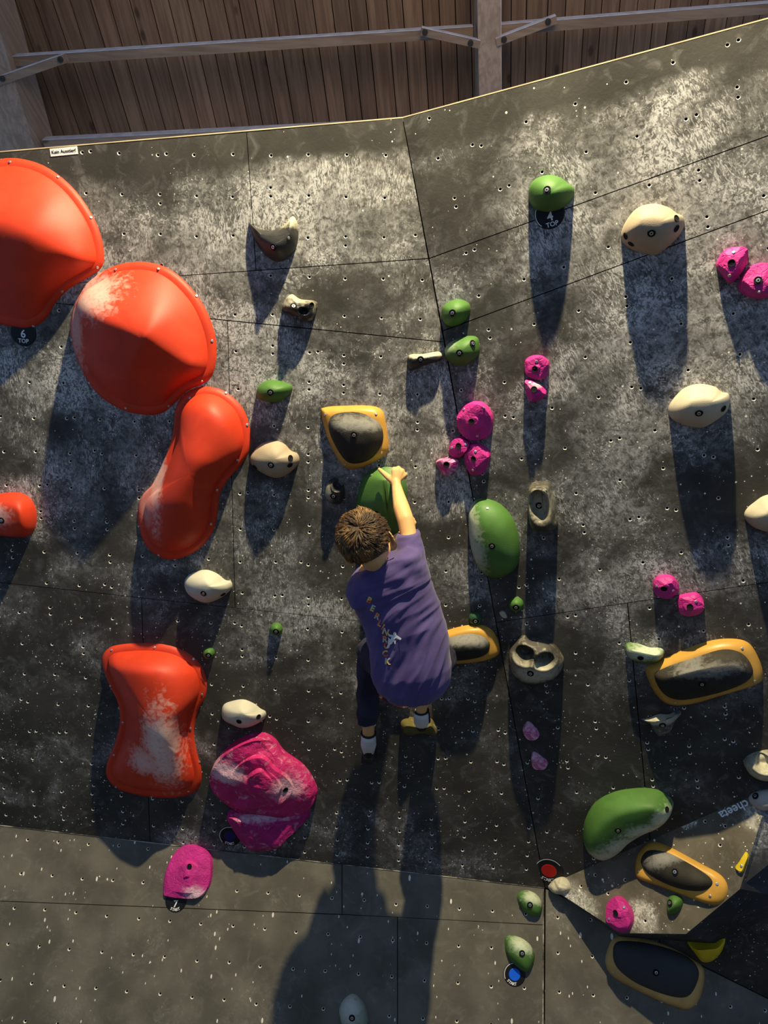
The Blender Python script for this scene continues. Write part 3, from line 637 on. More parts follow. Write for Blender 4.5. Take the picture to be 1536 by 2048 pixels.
# --- black and grey stone-look holds
gB = 'black and grey stone-look holds'
H('black horned hold with a pale chalky crescent top, upper left face', LEF, [(496, 443), (515, 456), (545, 459), (567, 448), (583, 431), (593, 445), (595, 475), (586, 504), (560, 522), (536, 516), (512, 488), (500, 462)], .075, BLK([(.02, .06, .11, .035, .9)]), gB, ridge=[(525, 472, .6), (550, 485, 1), (578, 468, .75)], prof=(1.9, 1.4), bolts=[(547, 494)], rnd=.08, nseg=72, rings=16, screws=[(577, 476)])
H('small brownish black knobbly hold below the horned one', LEF, [(564, 611), (571, 596), (583, 588), (600, 598), (630, 602), (634, 615), (625, 641), (605, 640), (581, 629), (566, 621)], .055, BLK([(-.02, .03, .08, .03, .8)], .3), gB, bolts=[(587, 613)], pits=[(607, 622, .018, .012, .03)], rnd=.22, nscale=34, nseg=72, rings=18, holes=[(623, 611)], prof=(2.4, 2))
H('narrow grey bar-shaped hold at the wall corner, touching a green hold', LEF, [(815, 727), (818, 710), (845, 708), (878, 703), (888, 711), (879, 722), (852, 730), (822, 742)], .045, BLK([(0, .02, .12, .016, .9)], .2), gB, ridge=[(828, 720, 1), (870, 713, .9)], prof=(2, 1.6), bolts=[(841, 719)], rnd=.12)
H('small glossy black hold with a finger pocket, left of the tall green leaf', LEF, [(649, 987), (654, 966), (669, 957), (685, 968), (689, 990), (681, 1008), (665, 1008), (652, 997)], .05, BLK([(-.02, .0, .02, .04, .5)]), gB, pits=[(675, 972, .018, .018, .035)], nseg=72, rings=20, bolts=[(667, 992)], rnd=.1)
H('oblong dark stone hold with a chalky finger pocket, right of the climber', RIG, [(1054, 990), (1060, 973), (1078, 969), (1097, 970), (1104, 990), (1110, 1030), (1114, 1056), (1095, 1066), (1066, 1061), (1056, 1040)], .10, BLK([(.0, .02, .05, .06, .75)], .3, (.07, .065, .05)), gB, prof=(5, 2), pits=[(1079, 1010, .036, .062, .05)], nseg=96, rings=28, bolts=[(1078, 1011)], screws=[(1092, 980)], rnd=.04, comp=.5, ridge=[(1080, 990, 1), (1083, 1030, .95)])
H('grey ring-shaped hold with a double pocket, right of the wall corner', RIG, [(1016, 1318), (1024, 1296), (1044, 1278), (1066, 1282), (1095, 1287), (1118, 1307), (1127, 1330), (1116, 1355), (1086, 1369), (1050, 1369), (1024, 1350)], .085, BLK([(.0, -.03, .11, .05, .85), (-.07, .0, .03, .06, .5)], .4, (.075, .068, .055)), gB, prof=(3.5, 2), pits=[(1050, 1309, .040, .034, .075), (1088, 1319, .038, .030, .075)], nseg=110, rings=34, bolts=[(1061, 1347)], rnd=.05, comp=.4)
H('bluish grey star-shaped hold with a pale chalked crest, below the large yellow-rimmed pad', RIG, [(1282, 1441), (1299, 1438), (1318, 1431), (1340, 1431), (1354, 1421), (1363, 1429), (1351, 1445), (1341, 1465), (1321, 1476), (1309, 1466), (1299, 1450)], .05, BLK([(.0, .02, .09, .02, .9)], .5, (.10, .11, .12)), gB, prof=(1.4, 1.1), bolts=[(1325, 1450)], ridge=[(1300, 1443, .6), (1322, 1443, 1), (1350, 1433, .6)], rnd=.05)
H('chalky ring-shaped hold cut by the right edge, above the black volume', RIG, [(1490, 1532), (1503, 1517), (1536, 1508), (1570, 1512), (1585, 1535), (1565, 1558), (1528, 1564), (1500, 1552)], .07, BLK([(-.01, .0, .10, .07, .9)], .6), gB, prof=(3, 2), pits=[(1532, 1530, .036, .026, .05)], nseg=96, rings=28, rnd=.05, comp=.4)
H('olive brown saddle-shaped hold under the climber\'s right foot', LEF, [(800, 1450), (806, 1439), (822, 1437), (845, 1442), (862, 1440), (874, 1458), (872, 1472), (845, 1468), (822, 1473), (806, 1468)], .065, hold_mat('olive resin', (.16, .13, .04), .45, (), .15), gB, ridge=[(815, 1452, 1), (838, 1456, .7), (862, 1458, 1)], prof=(2, 1.5), rnd=.06)
H('dark stone hold under the climber\'s left foot', LEF, [(724, 1500), (730, 1492), (745, 1490), (752, 1500), (750, 1520), (738, 1528), (726, 1518)], .05, BLK((), .1), gB, rnd=.1)
H('small beige chip stuck to the wall beside the tiny green ball', RIG, [(998, 1226), (1006, 1222), (1012, 1228), (1014, 1236), (1006, 1236)], .008, CREAM, None, nseg=16, rings=4, facets=4, smooth=False)
# --- yellow-rimmed pads with black grip
gY = 'yellow-rimmed pads with black grip'
def pad(label, pl, outer, inner, h1, h2, ridge, bolts=(), screws=(), rim=YEL, z=0, grip=None):
    b = hold('climbing_hold', label, 'climbing hold', gY, pl, outer, h1, rim, prof=(7, 1.6), comp=.35, nseg=72, rings=14)
    hold('grip_pad', None, None, None, pl, inner, h2, grip or PADM, ridge=ridge, prof=(2.1, 1.5), z0=h1*.90, base=b, comp=0, nseg=64, rings=16, bolts=bolts, radial=((ridge[0][0]+ridge[-1][0])/2, (ridge[0][1]+ridge[-1][1])/2))
    put_on(b[2], screws, SCR, DARK, b[0], b[1], 'screw_hole')
SCR2 = SCR
pad('squarish yellow-rimmed pad above the climber\'s hand', LEF, [(641, 826), (650, 815), (690, 812), (740, 812), (762, 820), (770, 840), (777, 890), (770, 911), (735, 932), (702, 940), (682, 930), (655, 880)],
    [(657, 848), (668, 829), (710, 824), (745, 835), (763, 855), (765, 885), (745, 915), (715, 927), (690, 920), (665, 880)], .035, .055, [(695, 865, 1), (735, 870, 1)], [(708, 870)], [(650, 829), (752, 828), (763, 905), (689, 929)])
pad('yellow-rimmed pad half hidden behind the climber\'s hip', LEF, [(850, 1300), (870, 1275), (900, 1261), (940, 1252), (970, 1254), (990, 1270), (1000, 1303), (986, 1319), (940, 1328), (880, 1328)],
    [(868, 1300), (885, 1280), (935, 1267), (968, 1273), (980, 1290), (970, 1310), (930, 1320), (885, 1320)], .035, .05, [(910, 1297, 1), (945, 1293, 1)])
pad('largest yellow-rimmed pad, slanting on the right of the wall', RIG, [(1292, 1347), (1301, 1332), (1340, 1315), (1400, 1291), (1450, 1281), (1495, 1287), (1518, 1318), (1528, 1355), (1515, 1372), (1440, 1395), (1380, 1412), (1335, 1412), (1308, 1386)],
    [(1309, 1352), (1330, 1336), (1380, 1318), (1440, 1300), (1478, 1304), (1500, 1325), (1505, 1350), (1480, 1370), (1420, 1390), (1360, 1400), (1326, 1386)], .045, .085, [(1350, 1352, .8), (1410, 1336, 1), (1470, 1330, .9)], [(1404, 1368)], [(1303, 1354), (1351, 1405), (1484, 1297), (1509, 1363)])
pad('yellow-rimmed pad on the lower wall in the shade of the black volume', KIK, [(1212, 1925), (1220, 1890), (1233, 1876), (1262, 1873), (1340, 1892), (1400, 1928), (1411, 1955), (1401, 2000), (1380, 2020), (1350, 2015), (1290, 1990), (1228, 1956)],
    [(1227, 1908), (1239, 1884), (1300, 1888), (1370, 1911), (1397, 1940), (1390, 1975), (1370, 1995), (1330, 1990), (1270, 1965), (1235, 1936)], .03, .03, [(1275, 1925, 1), (1350, 1955, 1)], [(1312, 1945)], [(1217, 1950), (1226, 1945)], rim=TANR, grip=plain('smooth black grip', (.045, .045, .045), .6, bump=.1, bs=300))
# ------------------------------------------------------------------ black volume, lower right
P1 = RIG.hit(1095, 1771); P2 = RIG.hit(1512, 1588)
down = (V((0, 0, -1)) + V((0, -.10, 0))).normalized()
NV = (P2-P1).cross(down).normalized(); NV = NV if NV.y < 0 else -NV
VOL = Plane(P1, NV, P2-P1)
front = [(1095, 1771), (1512, 1588), (1524, 1634), (1480, 1778), (1372, 1868), (1241, 1866)]
fr = [VOL.hit(*p) for p in front]
basepx = [(1095, 1771), (1530, 1580), (1640, 1650), (1600, 1800), (1436, 1888), (1240, 1873)]
def base_of(p, q): return RIG.hit(*q) if RIG.hit(*q).y < D+B.y*0 else KIK.hit(*q)
ba = []
for p in basepx:
    r = RIG.hit(*p); k = KIK.hit(*p); ba.append(r if r.length < k.length else k)
root = bpy.data.objects.new('wall_volume', None); C.objects.link(root); root.matrix_world = VOL.mw
tag(root, 'big black and brown angular plywood volume at the lower right with white lettering', 'climbing volume')
holesV = [VOL.uv(*p) for p in ((1410, 1643), (1440, 1690), (1216, 1787), (1290, 1842), (1450, 1652), (1162, 1772), (1190, 1750), (1250, 1760))]
M_V = wall_mat('volume panel', (.11, .095, .066), (.60, .58, .50), [(0, .0), (1, .0)], speck=(34, .40, .13), mid=.35, patches=[(*VOL.uv(x, y), r) for x, y, r in ((1130, 1790, .10), (1175, 1815, .07), (1285, 1835, .08), (1518, 1632, .07), (1375, 1640, .05))])
mv = panel([VOL.uv(*p) for p in front][::-1], holesV, VOL, M_V, root, gap=.0, thick=.012, name='front_panel')
hole_cups(mv, VOL, root)
M_VS = wall_mat('volume side', (.03, .031, .034), (.40, .41, .42), [(0, .25), (1, .25)], speck=(40, .3, .11))
for i in range(1, len(fr)):
    j = (i+1) % len(fr)
    a, b, c, d = fr[i], fr[j], ba[j], ba[i]
    if (c-b).length < .005 and (d-a).length < .005: continue
    n_ = (b-a).cross(d-a).normalized()*.008
    if n_.dot(a) < 0: n_ = -n_
    q = [VOL.inv @ v for v in (a, b, c, d, a+n_, b+n_, c+n_, d+n_)]
    child('side_panel', mesh('side_panel', q, [(0, 1, 2, 3), (7, 6, 5, 4), (0, 4, 5, 1), (1, 5, 6, 2), (2, 6, 7, 3), (3, 7, 4, 0)]), M_VS, root, VOL.mw, VOL.mw)
pad('yellow-rimmed pad on the face of the black volume', VOL, [(1268, 1740), (1274, 1706), (1298, 1684), (1330, 1690), (1400, 1727), (1440, 1750), (1454, 1775), (1446, 1802), (1425, 1811), (1390, 1801), (1320, 1774), (1276, 1758)],
    [(1282, 1727), (1288, 1707), (1305, 1700), (1340, 1707), (1400, 1740), (1424, 1760), (1420, 1776), (1395, 1783), (1350, 1775), (1300, 1751)], .03, .04, [(1320, 1730, 1), (1380, 1758, 1)], [(1350, 1744)], [(1277, 1742), (1434, 1768), (1420, 1792)])
P('pink hold on the face of the black volume near its bottom point', VOL, [(1212, 1835), (1215, 1806), (1232, 1792), (1250, 1800), (1265, 1825), (1264, 1850), (1246, 1866), (1222, 1856)], .045, 31, holes=[(1231, 1826)], screws=[(1218, 1838), (1248, 1815)])
H('small green hold on the face of the black volume', VOL, [(1332, 1814), (1335, 1796), (1349, 1788), (1364, 1797), (1363, 1814), (1350, 1828), (1336, 1829)], .04, GRN(), gG, bolts=[(1340, 1806)], prof=(1.8, 1.6))
H('chalk-white knuckle-shaped hold at the left tip of the black volume beside the red START marker', VOL, [(1096, 1776), (1100, 1766), (1112, 1756), (1126, 1753), (1138, 1765), (1139, 1780), (1122, 1789), (1106, 1786)], .03, hold_mat('chalked resin', (.62, .57, .40), .7, (), .3), None, rnd=.35, nscale=40, prof=(3, 2), nseg=72, rings=16)
H('chalk-white hold at the top right corner of the black volume', VOL, [(1496, 1598), (1503, 1586), (1530, 1578), (1562, 1582), (1572, 1600), (1552, 1616), (1525, 1621), (1506, 1612)], .035, hold_mat('chalked grey resin', (.55, .52, .46), .6, (), .3), None, bolts=[(1511, 1592)], rnd=.12)
YS = hold_mat('yellow resin', (.80, .58, .02), .45, (), .0, dirt=.15)
H('tiny yellow wedge hold near the right side of the black volume', VOL, [(1470, 1736), (1480, 1722), (1490, 1704), (1497, 1712), (1492, 1728), (1484, 1745)], .018, YS, None, facets=5, smooth=False, nseg=32, rings=8, screws=[(1483, 1732)])
H('yellow bowl-shaped hold below the black volume', RIG, [(1376, 1886), (1410, 1889), (1449, 1877), (1448, 1896), (1436, 1914), (1422, 1926), (1404, 1925), (1388, 1906)], .06, YS, None, prof=(2, 1.4), ridge=[(1400, 1900, 1), (1430, 1898, 1)])
# ------------------------------------------------------------------ lettering
TXT = {}
def text_mesh(s, size, fat=.018):
    cu = bpy.data.curves.new('txt', 'FONT'); cu.body = s; cu.size = size; cu.align_x = 'CENTER'; cu.align_y = 'CENTER'; cu.resolution_u = 3; cu.offset = size*fat
    o = bpy.data.objects.new('txt', cu); C.objects.link(o); bpy.context.view_layer.update()
    dg = bpy.context.evaluated_depsgraph_get(); me = bpy.data.meshes.new_from_object(o.evaluated_get(dg)); bpy.data.objects.remove(o); bpy.data.curves.remove(cu)
    return me
WHITE = plain('white print', (.85, .85, .82), .6); BLACKV = plain('black vinyl', (.008, .008, .009), .45)
REDV = plain('red vinyl', (.55, .015, .012), .4); BLUV = plain('blue vinyl', (.01, .12, .75), .4); NAVV = plain('navy vinyl', (.012, .012, .10), .4)
def lettering(s, size, pl, px, py, rot, z, parent, m=WHITE, sx=1, pmw=None, z0=0):
    me = text_mesh(s, size); me.materials.clear(); c = pl.uv(px, py, z)
    o = bpy.data.objects.new('lettering', me); C.objects.link(o); me.materials.append(m)
    o.parent = parent; mw = pl.mw @ Matrix.Translation((c.x, c.y, z)) @ Matrix.Rotation(rot, 4, 'Z') @ Matrix.Diagonal((sx, 1, 1, 1)); o.matrix_basis = pmw.inverted() @ mw
    o['label'] = 'printed letters ' + s
    return o
def marker(label, pl, px, py, r, inner=None, texts=(), rot=0, arc=None, ring=False):
    c = pl.uv(px, py); mw = pl.mw @ Matrix.Translation((c.x, c.y, 0)) @ Matrix.Rotation(rot, 4, 'Z')
    me = disc_me('route_marker', r, .0022, 40); o = bpy.data.objects.new('route_marker', me); C.objects.link(o); me.materials.append(BLACKV); o.matrix_world = mw
    tag(o, label, 'marker', 'round route markers')
    if inner: child('colour_dot', disc_me('colour_dot', r*.52, .0008, 32), inner, o, mw @ Matrix.Translation((0, r*.0, .0022)), mw)
    if ring:
        n = 40; vs_ = [V((math.cos(6.2832*j/n)*r*k, math.sin(6.2832*j/n)*r*k, .0028)) for k in (.90, .95) for j in range(n)]
        child('ring', mesh('ring', vs_, [(j, (j+1) % n, n+(j+1) % n, n+j) for j in range(n//8, n*5//8)]), WHITE, o, mw, mw)
    for s, size, dx, dy in texts:
        me2 = text_mesh(s, size*r); me2.materials.clear(); me2.materials.append(WHITE)
        t = bpy.data.objects.new('lettering', me2); C.objects.link(t); t.parent = o; t.matrix_basis = Matrix.Translation((dx*r, dy*r, .0029)); t['label'] = 'printed '+s
    if arc:
        for k, ch in enumerate(arc):
            a = -math.pi/2+(k-(len(arc)-1)/2)*.24; me2 = text_mesh(ch, .34*r); me2.materials.clear(); me2.materials.append(WHITE)
            t = bpy.data.objects.new('lettering', me2); C.objects.link(t); t.parent = o; t['label'] = 'printed letter '+ch
            t.matrix_basis = Matrix.Translation((math.cos(a)*r*.76, math.sin(a)*r*.76, .0029)) @ Matrix.Rotation(a+math.pi/2, 4, 'Z')
marker('round black marker reading 4 TOP under the top green hold', RIG, 1099, 427, .049, None, [('4', .80, 0, -.22), ('TOP', .42, .04, -.72)], rot=.05, ring=True)
marker('round black marker reading 6 TOP under the top left red macro', LEF, 47, 665, .050, None, [('6', .80, 0, -.12), ('TOP', .42, .0, -.62)], rot=-.05)
marker('round black marker reading 7 START under the pink hold on the lower wall', KIK, 352, 1801, .046, None, [('7', .8, 0, -.30)], arc='START', rot=.05)
marker('round black and navy START marker beside the pink block', LEF, 460, 1672, .048, NAVV, (), arc='START', rot=-.05, ring=True)
marker('round black START marker with a red dot at the bottom of the wall corner', RIG, 1098, 1741, .060, REDV, (), arc='START', rot=-.30, ring=True)
marker('round black START marker with a blue dot below a green hold', KIK, 1029, 1949, .044, BLUV, (), arc='START', rot=-.35, ring=True)
# small white notice
c = LEF.uv(128, 303); mwN = LEF.mw @ Matrix.Translation((c.x, c.y, .0)) @ Matrix.Rotation(.09, 4, 'Z')
e, h_ = .050, .0125
me = mesh('notice', [(sx*e, sy*h_, z) for z in (0, .0015) for sx, sy in ((-1, -1), (1, -1), (1, 1), (-1, 1))], [(0, 3, 2, 1), (4, 5, 6, 7), (0, 1, 5, 4), (1, 2, 6, 5), (2, 3, 7, 6), (3, 0, 4, 7)])
o = link('notice', me, WHITE, None, mwN); tag(o, 'small white sticker with black German words at the top left edge of the wall', 'sign')
me2 = text_mesh('Kein Ausstieg!', .0155); me2.materials.clear(); me2.materials.append(BLACKV)
t = bpy.data.objects.new('lettering', me2); C.objects.link(t); t.parent = o; t.matrix_basis = Matrix.Translation((0, 0, .0021)); t['label'] = 'printed words Kein Ausstieg!'
# volume lettering, upside down
lettering('cheeta', .044, VOL, 1468, 1619, math.pi+.02, .0012, root, WHITE, 1.0, VOL.mw)
#KID
# ------------------------------------------------------------------ the climber
def P3(px, py, off): return LEF.hit(px, py, off)
def capsule(bm, a, b, ra, rb, n=14, k=5, flat=(1, 1, 1)):
    a, b = V(a), V(b); d = (b-a); L = d.length; d = d.normalized() if L > 1e-6 else V((0, 0, 1))
    q = d.to_track_quat('Z', 'Y').to_matrix(); rows = []
    for i in range(k+1):
        t = -math.pi/2+math.pi/2*i/k; rows.append((a+d*math.sin(t)*ra, max(1e-4, math.cos(t)*ra)))
    for i in range(k+1):
        t = math.pi/2*i/k; rows.append((b+d*math.sin(t)*rb, max(1e-4, math.cos(t)*rb)))
    R = [[bm.verts.new(c+q @ V((math.cos(6.2832*j/n)*r, math.sin(6.2832*j/n)*r, 0))) for j in range(n)] for c, r in rows]
    for x, y in zip(R, R[1:]):
        for j in range(n): bm.faces.new((x[j], x[(j+1) % n], y[(j+1) % n], y[j]))
    bm.faces.new(R[0][::-1]); bm.faces.new(R[-1])
def chain(bm, pts, **kw):
    for (a, ra), (b, rb) in zip(pts, pts[1:]): capsule(bm, a, b, ra, rb, **kw)
def ellip(bm, c, ax, ay, az, n=20, k=14):
    rows = []
    for i in range(k+1):
        t = -math.pi/2+math.pi*i/k; s = max(1e-3, math.cos(t)); rows.append([bm.verts.new(V(c)+az*math.sin(t)+ax*(math.cos(6.2832*j/n)*s)+ay*(math.sin(6.2832*j/n)*s)) for j in range(n)])
    for x, y in zip(rows, rows[1:]):
        for j in range(n): bm.faces.new((x[j], x[(j+1) % n], y[(j+1) % n], y[j]))
    bm.faces.new(rows[0][::-1]); bm.faces.new(rows[-1])
def loft(bm, secs, n=28, sup=1.0):
    rows = [[bm.verts.new(V(c)+a*math.cos(6.2832*j/n)+b*math.sin(6.2832*j/n)) for j in range(n)] for c, a, b in secs]
    for x, y in zip(rows, rows[1:]):
        for j in range(n): bm.faces.new((x[j], x[(j+1) % n], y[(j+1) % n], y[j]))
    bm.faces.new(rows[0][::-1]); bm.faces.new(rows[-1])
def fuse(name, bm, voxel, smooth=6, disp=None, post=None):
    bmesh.ops.recalc_face_normals(bm, faces=bm.faces)
    me = bpy.data.meshes.new(name); bm.to_mesh(me); bm.free()
    o = bpy.data.objects.new('tmp', me); C.objects.link(o)
    r = o.modifiers.new('r', 'REMESH'); r.mode = 'VOXEL'; r.voxel_size = voxel; r.use_smooth_shade = True
    s = o.modifiers.new('s', 'SMOOTH'); s.iterations = smooth; s.factor = .6
    bpy.context.view_layer.update(); dg = bpy.context.evaluated_depsgraph_get()
    out = bpy.data.meshes.new_from_object(o.evaluated_get(dg)); bpy.data.objects.remove(o); out.name = name
    if disp:
        ns = [v.normal.copy() for v in out.vertices]
        for v, n_ in zip(out.vertices, ns): v.co += n_*disp(v.co, n_)
    out.polygons.foreach_set('use_smooth', [True]*len(out.polygons)); out.update()
    return out
kid = bpy.data.objects.new('person', None); C.objects.link(kid); kid.location = P3(800, 1480, .1); bpy.context.view_layer.update(); KM = Matrix.Translation(kid.location)
tag(kid, 'child in purple T-shirt and dark trousers climbing, seen from behind, gripping the green leaf hold', 'person')
def kpart(name, me, m, parent=None, label=None):
    for v in me.vertices: v.co -= kid.location
    o = bpy.data.objects.new(name, me); C.objects.link(o); me.materials.clear()
    for q in (m if isinstance(m, (list, tuple)) else [m]): me.materials.append(q)
    o.parent = parent or kid
    if label: o['label'] = label
    return o
n_, u_, v_ = LEF.N, LEF.ex, LEF.ey
Hc = P3(730, 1078, .43); Rd = (P3(783, 1081, .43)-P3(699, 1120, .43)).normalized(); Bd = (-ray(728, 1072)).normalized(); Bd = (Bd-Rd*Bd.dot(Rd)).normalized(); Ud = Bd.cross(Rd).normalized()
if Ud.z < 0: Ud = -Ud
Ud0 = Ud; tilt = math.radians(14); Ud = (Ud0*math.cos(tilt)+Bd*math.sin(tilt)).normalized(); Bd = (Bd*math.cos(tilt)-Ud0*math.sin(tilt)).normalized(); Fd = -Bd
hp = lambda r, u, b: Hc+Rd*r+Ud*u+Bd*b
# skin -----------------------------------------------------------------
b = bmesh.new()
ellip(b, Hc, Rd*.070, Bd*.088, Ud*.082)
ellip(b, hp(0, -.045, -.035), Rd*.055, Bd*.055, Ud*.060)             # jaw and cheeks
ellip(b, hp(0, -.082, -.062), Rd*.022, Bd*.020, Ud*.016)             # chin
capsule(b, hp(0, -.020, -.090), hp(0, -.040, -.100), .007, .010)      # nose
capsule(b, hp(-.018, -.063, -.086), hp(.018, -.063, -.086), .006, .006)  # lips
ellip(b, hp(0, .012, -.078), Rd*.045, Bd*.014, Ud*.012)               # brow
for s in (-1, 1):                                                     # ears
    e0 = hp(s*.074, -.030, .004); ea = (Rd*s*.6+Bd*.8).normalized()
    ellip(b, e0+ea*.008, ea*.016, Rd*.0055, Ud*.029); ellip(b, e0-Ud*.024, ea*.008, Rd*.006, Ud*.010)
chain(b, [(hp(0, -.045, .025), .044), (P3(752, 1128, .40), .041), (P3(765, 1158, .37), .052)])
chain(b, [(P3(772, 1165, .36), .075), (P3(800, 1240, .36), .075), (P3(826, 1340, .34), .085)])
# right arm
chain(b, [(P3(822, 1128, .36), .038), (P3(817, 1070, .310), .028), (P3(811, 1040, .285), .0285), (P3(803, 1016, .245), .0285), (P3(797, 992, .205), .0225), (P3(793, 972, .175), .0175), (P3(791, 964, .165), .0175)])
# right hand, knuckles up, fingers hooked over the hold
wr = P3(791, 964, .165)
kn = [P3(788, 941, .150), P3(795.5, 940, .150), P3(802, 944, .147), P3(807.5, 951, .142)]
for k_, r0 in zip(kn, (.0105, .0105, .010, .0095)): capsule(b, wr+(k_-wr)*.25, k_, .0125, r0)
mid = [P3(788, 938, .112), P3(797, 936, .112), P3(805, 941, .108), P3(812, 949, .104)]
tip = [P3(786, 942, .070), P3(794, 941, .068), P3(803, 947, .066), P3(810, 956, .070)]
for a_, m_, t_, r0 in zip(kn, mid, tip, (.0086, .0088, .0084, .0076)): chain(b, [(a_, r0+.001), (m_, r0), (t_, r0*.86)])
chain(b, [(P3(786, 962, .160), .013), (P3(777, 955, .150), .0115), (P3(767, 946, .135), .0092), (P3(758.5, 938.5, .122), .0068)])
# left arm behind the head, hand on the side of the hold
chain(b, [(P3(726, 1168, .34), .034), (P3(752, 1110, .27), .032), (P3(772, 1098, .22), .027), (P3(800, 1075, .16), .020), (P3(811, 1064, .135), .0165)])
lw = P3(811, 1062, .135)
for q, (x_, y_, x2, y2, x3, y3) in enumerate(((814, 1046, 822, 1034, 817, 1030), (818, 1050, 826, 1039, 821, 1034), (820, 1055, 829, 1045, 823, 1040), (820, 1060, 828, 1052, 822, 1047))):
    k_ = P3(x_, y_, .125); capsule(b, lw+(k_-lw)*.2, k_, .0115, .0095); chain(b, [(k_, .009), (P3(x2, y2, .105), .008), (P3(x3, y3, .075), .0068)])
chain(b, [(lw, .012), (P3(803, 1052, .145), .010), (P3(800, 1043, .135), .0075)])
# legs under the trousers, bare ankles
chain(b, [(P3(792, 1345, .33), .055), (P3(745, 1312, .15), .030), (P3(738, 1400, .13), .028), (P3(737, 1456, .135), .0235), (P3(737, 1472, .12), .024)])
chain(b, [(P3(858, 1345, .33), .055), (P3(884, 1315, .16), .040), (P3(852, 1390, .15), .030), (P3(843, 1414, .145), .0215), (P3(842, 1428, .12), .022)])
SK, nt, bs = mat('skin', .5); g = G(nt); oo = g.obj()
g.put(bs, 'Base Color', g.mix(g.rng(g.noise(oo, 9, 4), .3, .7), (.66, .36, .14), (.80, .47, .19)))
bs.inputs['Subsurface Weight'].default_value = .12; bs.inputs['Subsurface Radius'].default_value = (.02, .008, .004); bs.inputs['Subsurface Scale'].default_value = .4
kpart('body', fuse('body', b, .0034, 5), SK)
for s in (-1, 1):
    b = bmesh.new(); ellip(b, hp(s*.028, -.010, -.082), Rd*.012, Bd*.010, Ud*.008, 12, 8); me = bpy.data.meshes.new('eye'); b.to_mesh(me); b.free()
    for p in me.polygons: p.use_smooth = True
    kpart('eye', me, plain('eye white', (.75, .73, .70), .2), label='dark eye facing the wall')
# hair -----------------------------------------------------------------
HM, nt, bs = mat('hair', .55); g = G(nt); oo = g.obj()
g.put(bs, 'Base Color', g.mix(g.rng(g.noise(oo, 18, 4, 1), .42, .68), (.045, .024, .010), (.24, .135, .045)))
b = bmesh.new(); rh = random.Random(3)
ellip(b, hp(0, .008, .006), Rd*.075, Bd*.092, Ud*.084, 40, 30)
for v in b.verts:                                                     # hairline: nape and above the ears, open at the face
    q = v.co-Hc; r, u, bb = q.dot(Rd), q.dot(Ud), q.dot(Bd)
    low = -.058 if bb > .03 else (-.058+(.03-bb)*.8)
    if u < low: v.co += Ud*(low-u)*.85; v.co = Hc+(v.co-Hc)*(1-min(.22, (low-u)*6))
cap = bpy.data.meshes.new('hair'); b.to_mesh(cap)
crown = hp(.010, .052, .068); b2 = bmesh.new()
cnt = 0
while cnt < 3600:
    th = rh.uniform(0, 6.2832); ph = math.acos(rh.uniform(-.75, 1)); d = Rd*math.sin(ph)*math.cos(th)+Bd*math.sin(ph)*math.sin(th)+Ud*math.cos(ph)
    q = V((d.dot(Rd)*.075, d.dot(Ud)*.084, d.dot(Bd)*.092)); p = hp(q.x, q.y+.008, q.z+.006)
    low = -.050 if q.z > .03 else (-.050+(.03-q.z)*.8)
    if q.y < low: continue
    nn = (Rd*q.x/.075**2+Ud*q.y/.084**2+Bd*q.z/.092**2).normalized()
    fl = (p-crown); ang = .5; fl = fl.normalized() if fl.length > .004 else Rd
    fl = (fl-nn*fl.dot(nn)).normalized(); fl = (fl*math.cos(ang)+nn.cross(fl)*math.sin(ang)+V((0, 0, -.25))*(1 if q.y < .05 else 0)); fl = (fl-nn*fl.dot(nn)).normalized()
    clump = noise.noise(p*22)*.9; fl = (fl+nn.cross(fl)*clump).normalized()
    short = .55 if q.y < -.02 else 1.0
    L = rh.uniform(.022, .040)*short; w_ = rh.uniform(.0011, .0021); sd = nn.cross(fl).normalized(); lift = (rh.uniform(.003, .009)+max(0, noise.noise(p*40+V((5, 5, 5))))*.012)*short
    pts_ = [p-nn*.002, p+fl*L*.4+nn*lift, p+fl*L*.75+nn*lift*1.0, p+fl*L+nn*lift*.5]
    vv = []
    for k, (pt, ww) in enumerate(zip(pts_, (1, 1, .7, .08))): vv.append((b2.verts.new(pt-sd*w_*ww), b2.verts.new(pt+nn*w_*.8*ww), b2.verts.new(pt+sd*w_*ww)))
    for x_, y_ in zip(vv, vv[1:]):
        b2.faces.new((x_[0], x_[1], y_[1], y_[0])); b2.faces.new((x_[1], x_[2], y_[2], y_[1]))
    cnt += 1
b2.to_mesh(tm := bpy.data.meshes.new('hs')); b.from_mesh(tm); me = bpy.data.meshes.new('hair'); b.to_mesh(me); b.free(); b2.free()
me.polygons.foreach_set('use_smooth', [True]*len(me.polygons)); kpart('hair', me, HM, label='short tousled brown hair with a crown swirl')
# T-shirt --------------------------------------------------------------
b = bmesh.new()
def sec(l, r, off, dep, back=0.0):
    a, c = P3(l[0], l[1], off), P3(r[0], r[1], off); return ((a+c)/2, (c-a)/2, n_*dep)
S = [sec((738, 1140), (788, 1112), .40, .045), sec((716, 1156), (815, 1092), .385, .068), sec((701, 1172), (838, 1098), .375, .088), sec((702, 1196), (850, 1128), .37, .098),
     sec((713, 1220), (862, 1160), .365, .102), sec((725, 1250), (876, 1200), .365, .102), sec((735, 1280), (888, 1240), .365, .105), sec((742, 1315), (898, 1285), .365, .112),
     sec((745, 1345), (903, 1325), .365, .120), sec((755, 1372), (899, 1358), .36, .118), sec((775, 1388), (885, 1380), .35, .108)]
loft(b, S, 36)
loft(b, [sec((786, 1132), (852, 1124), .365, .062), sec((789, 1108), (848, 1100), .345, .056), sec((793, 1088), (844, 1082), .325, .052), sec((795, 1068), (839, 1064), .303, .048)], 24)
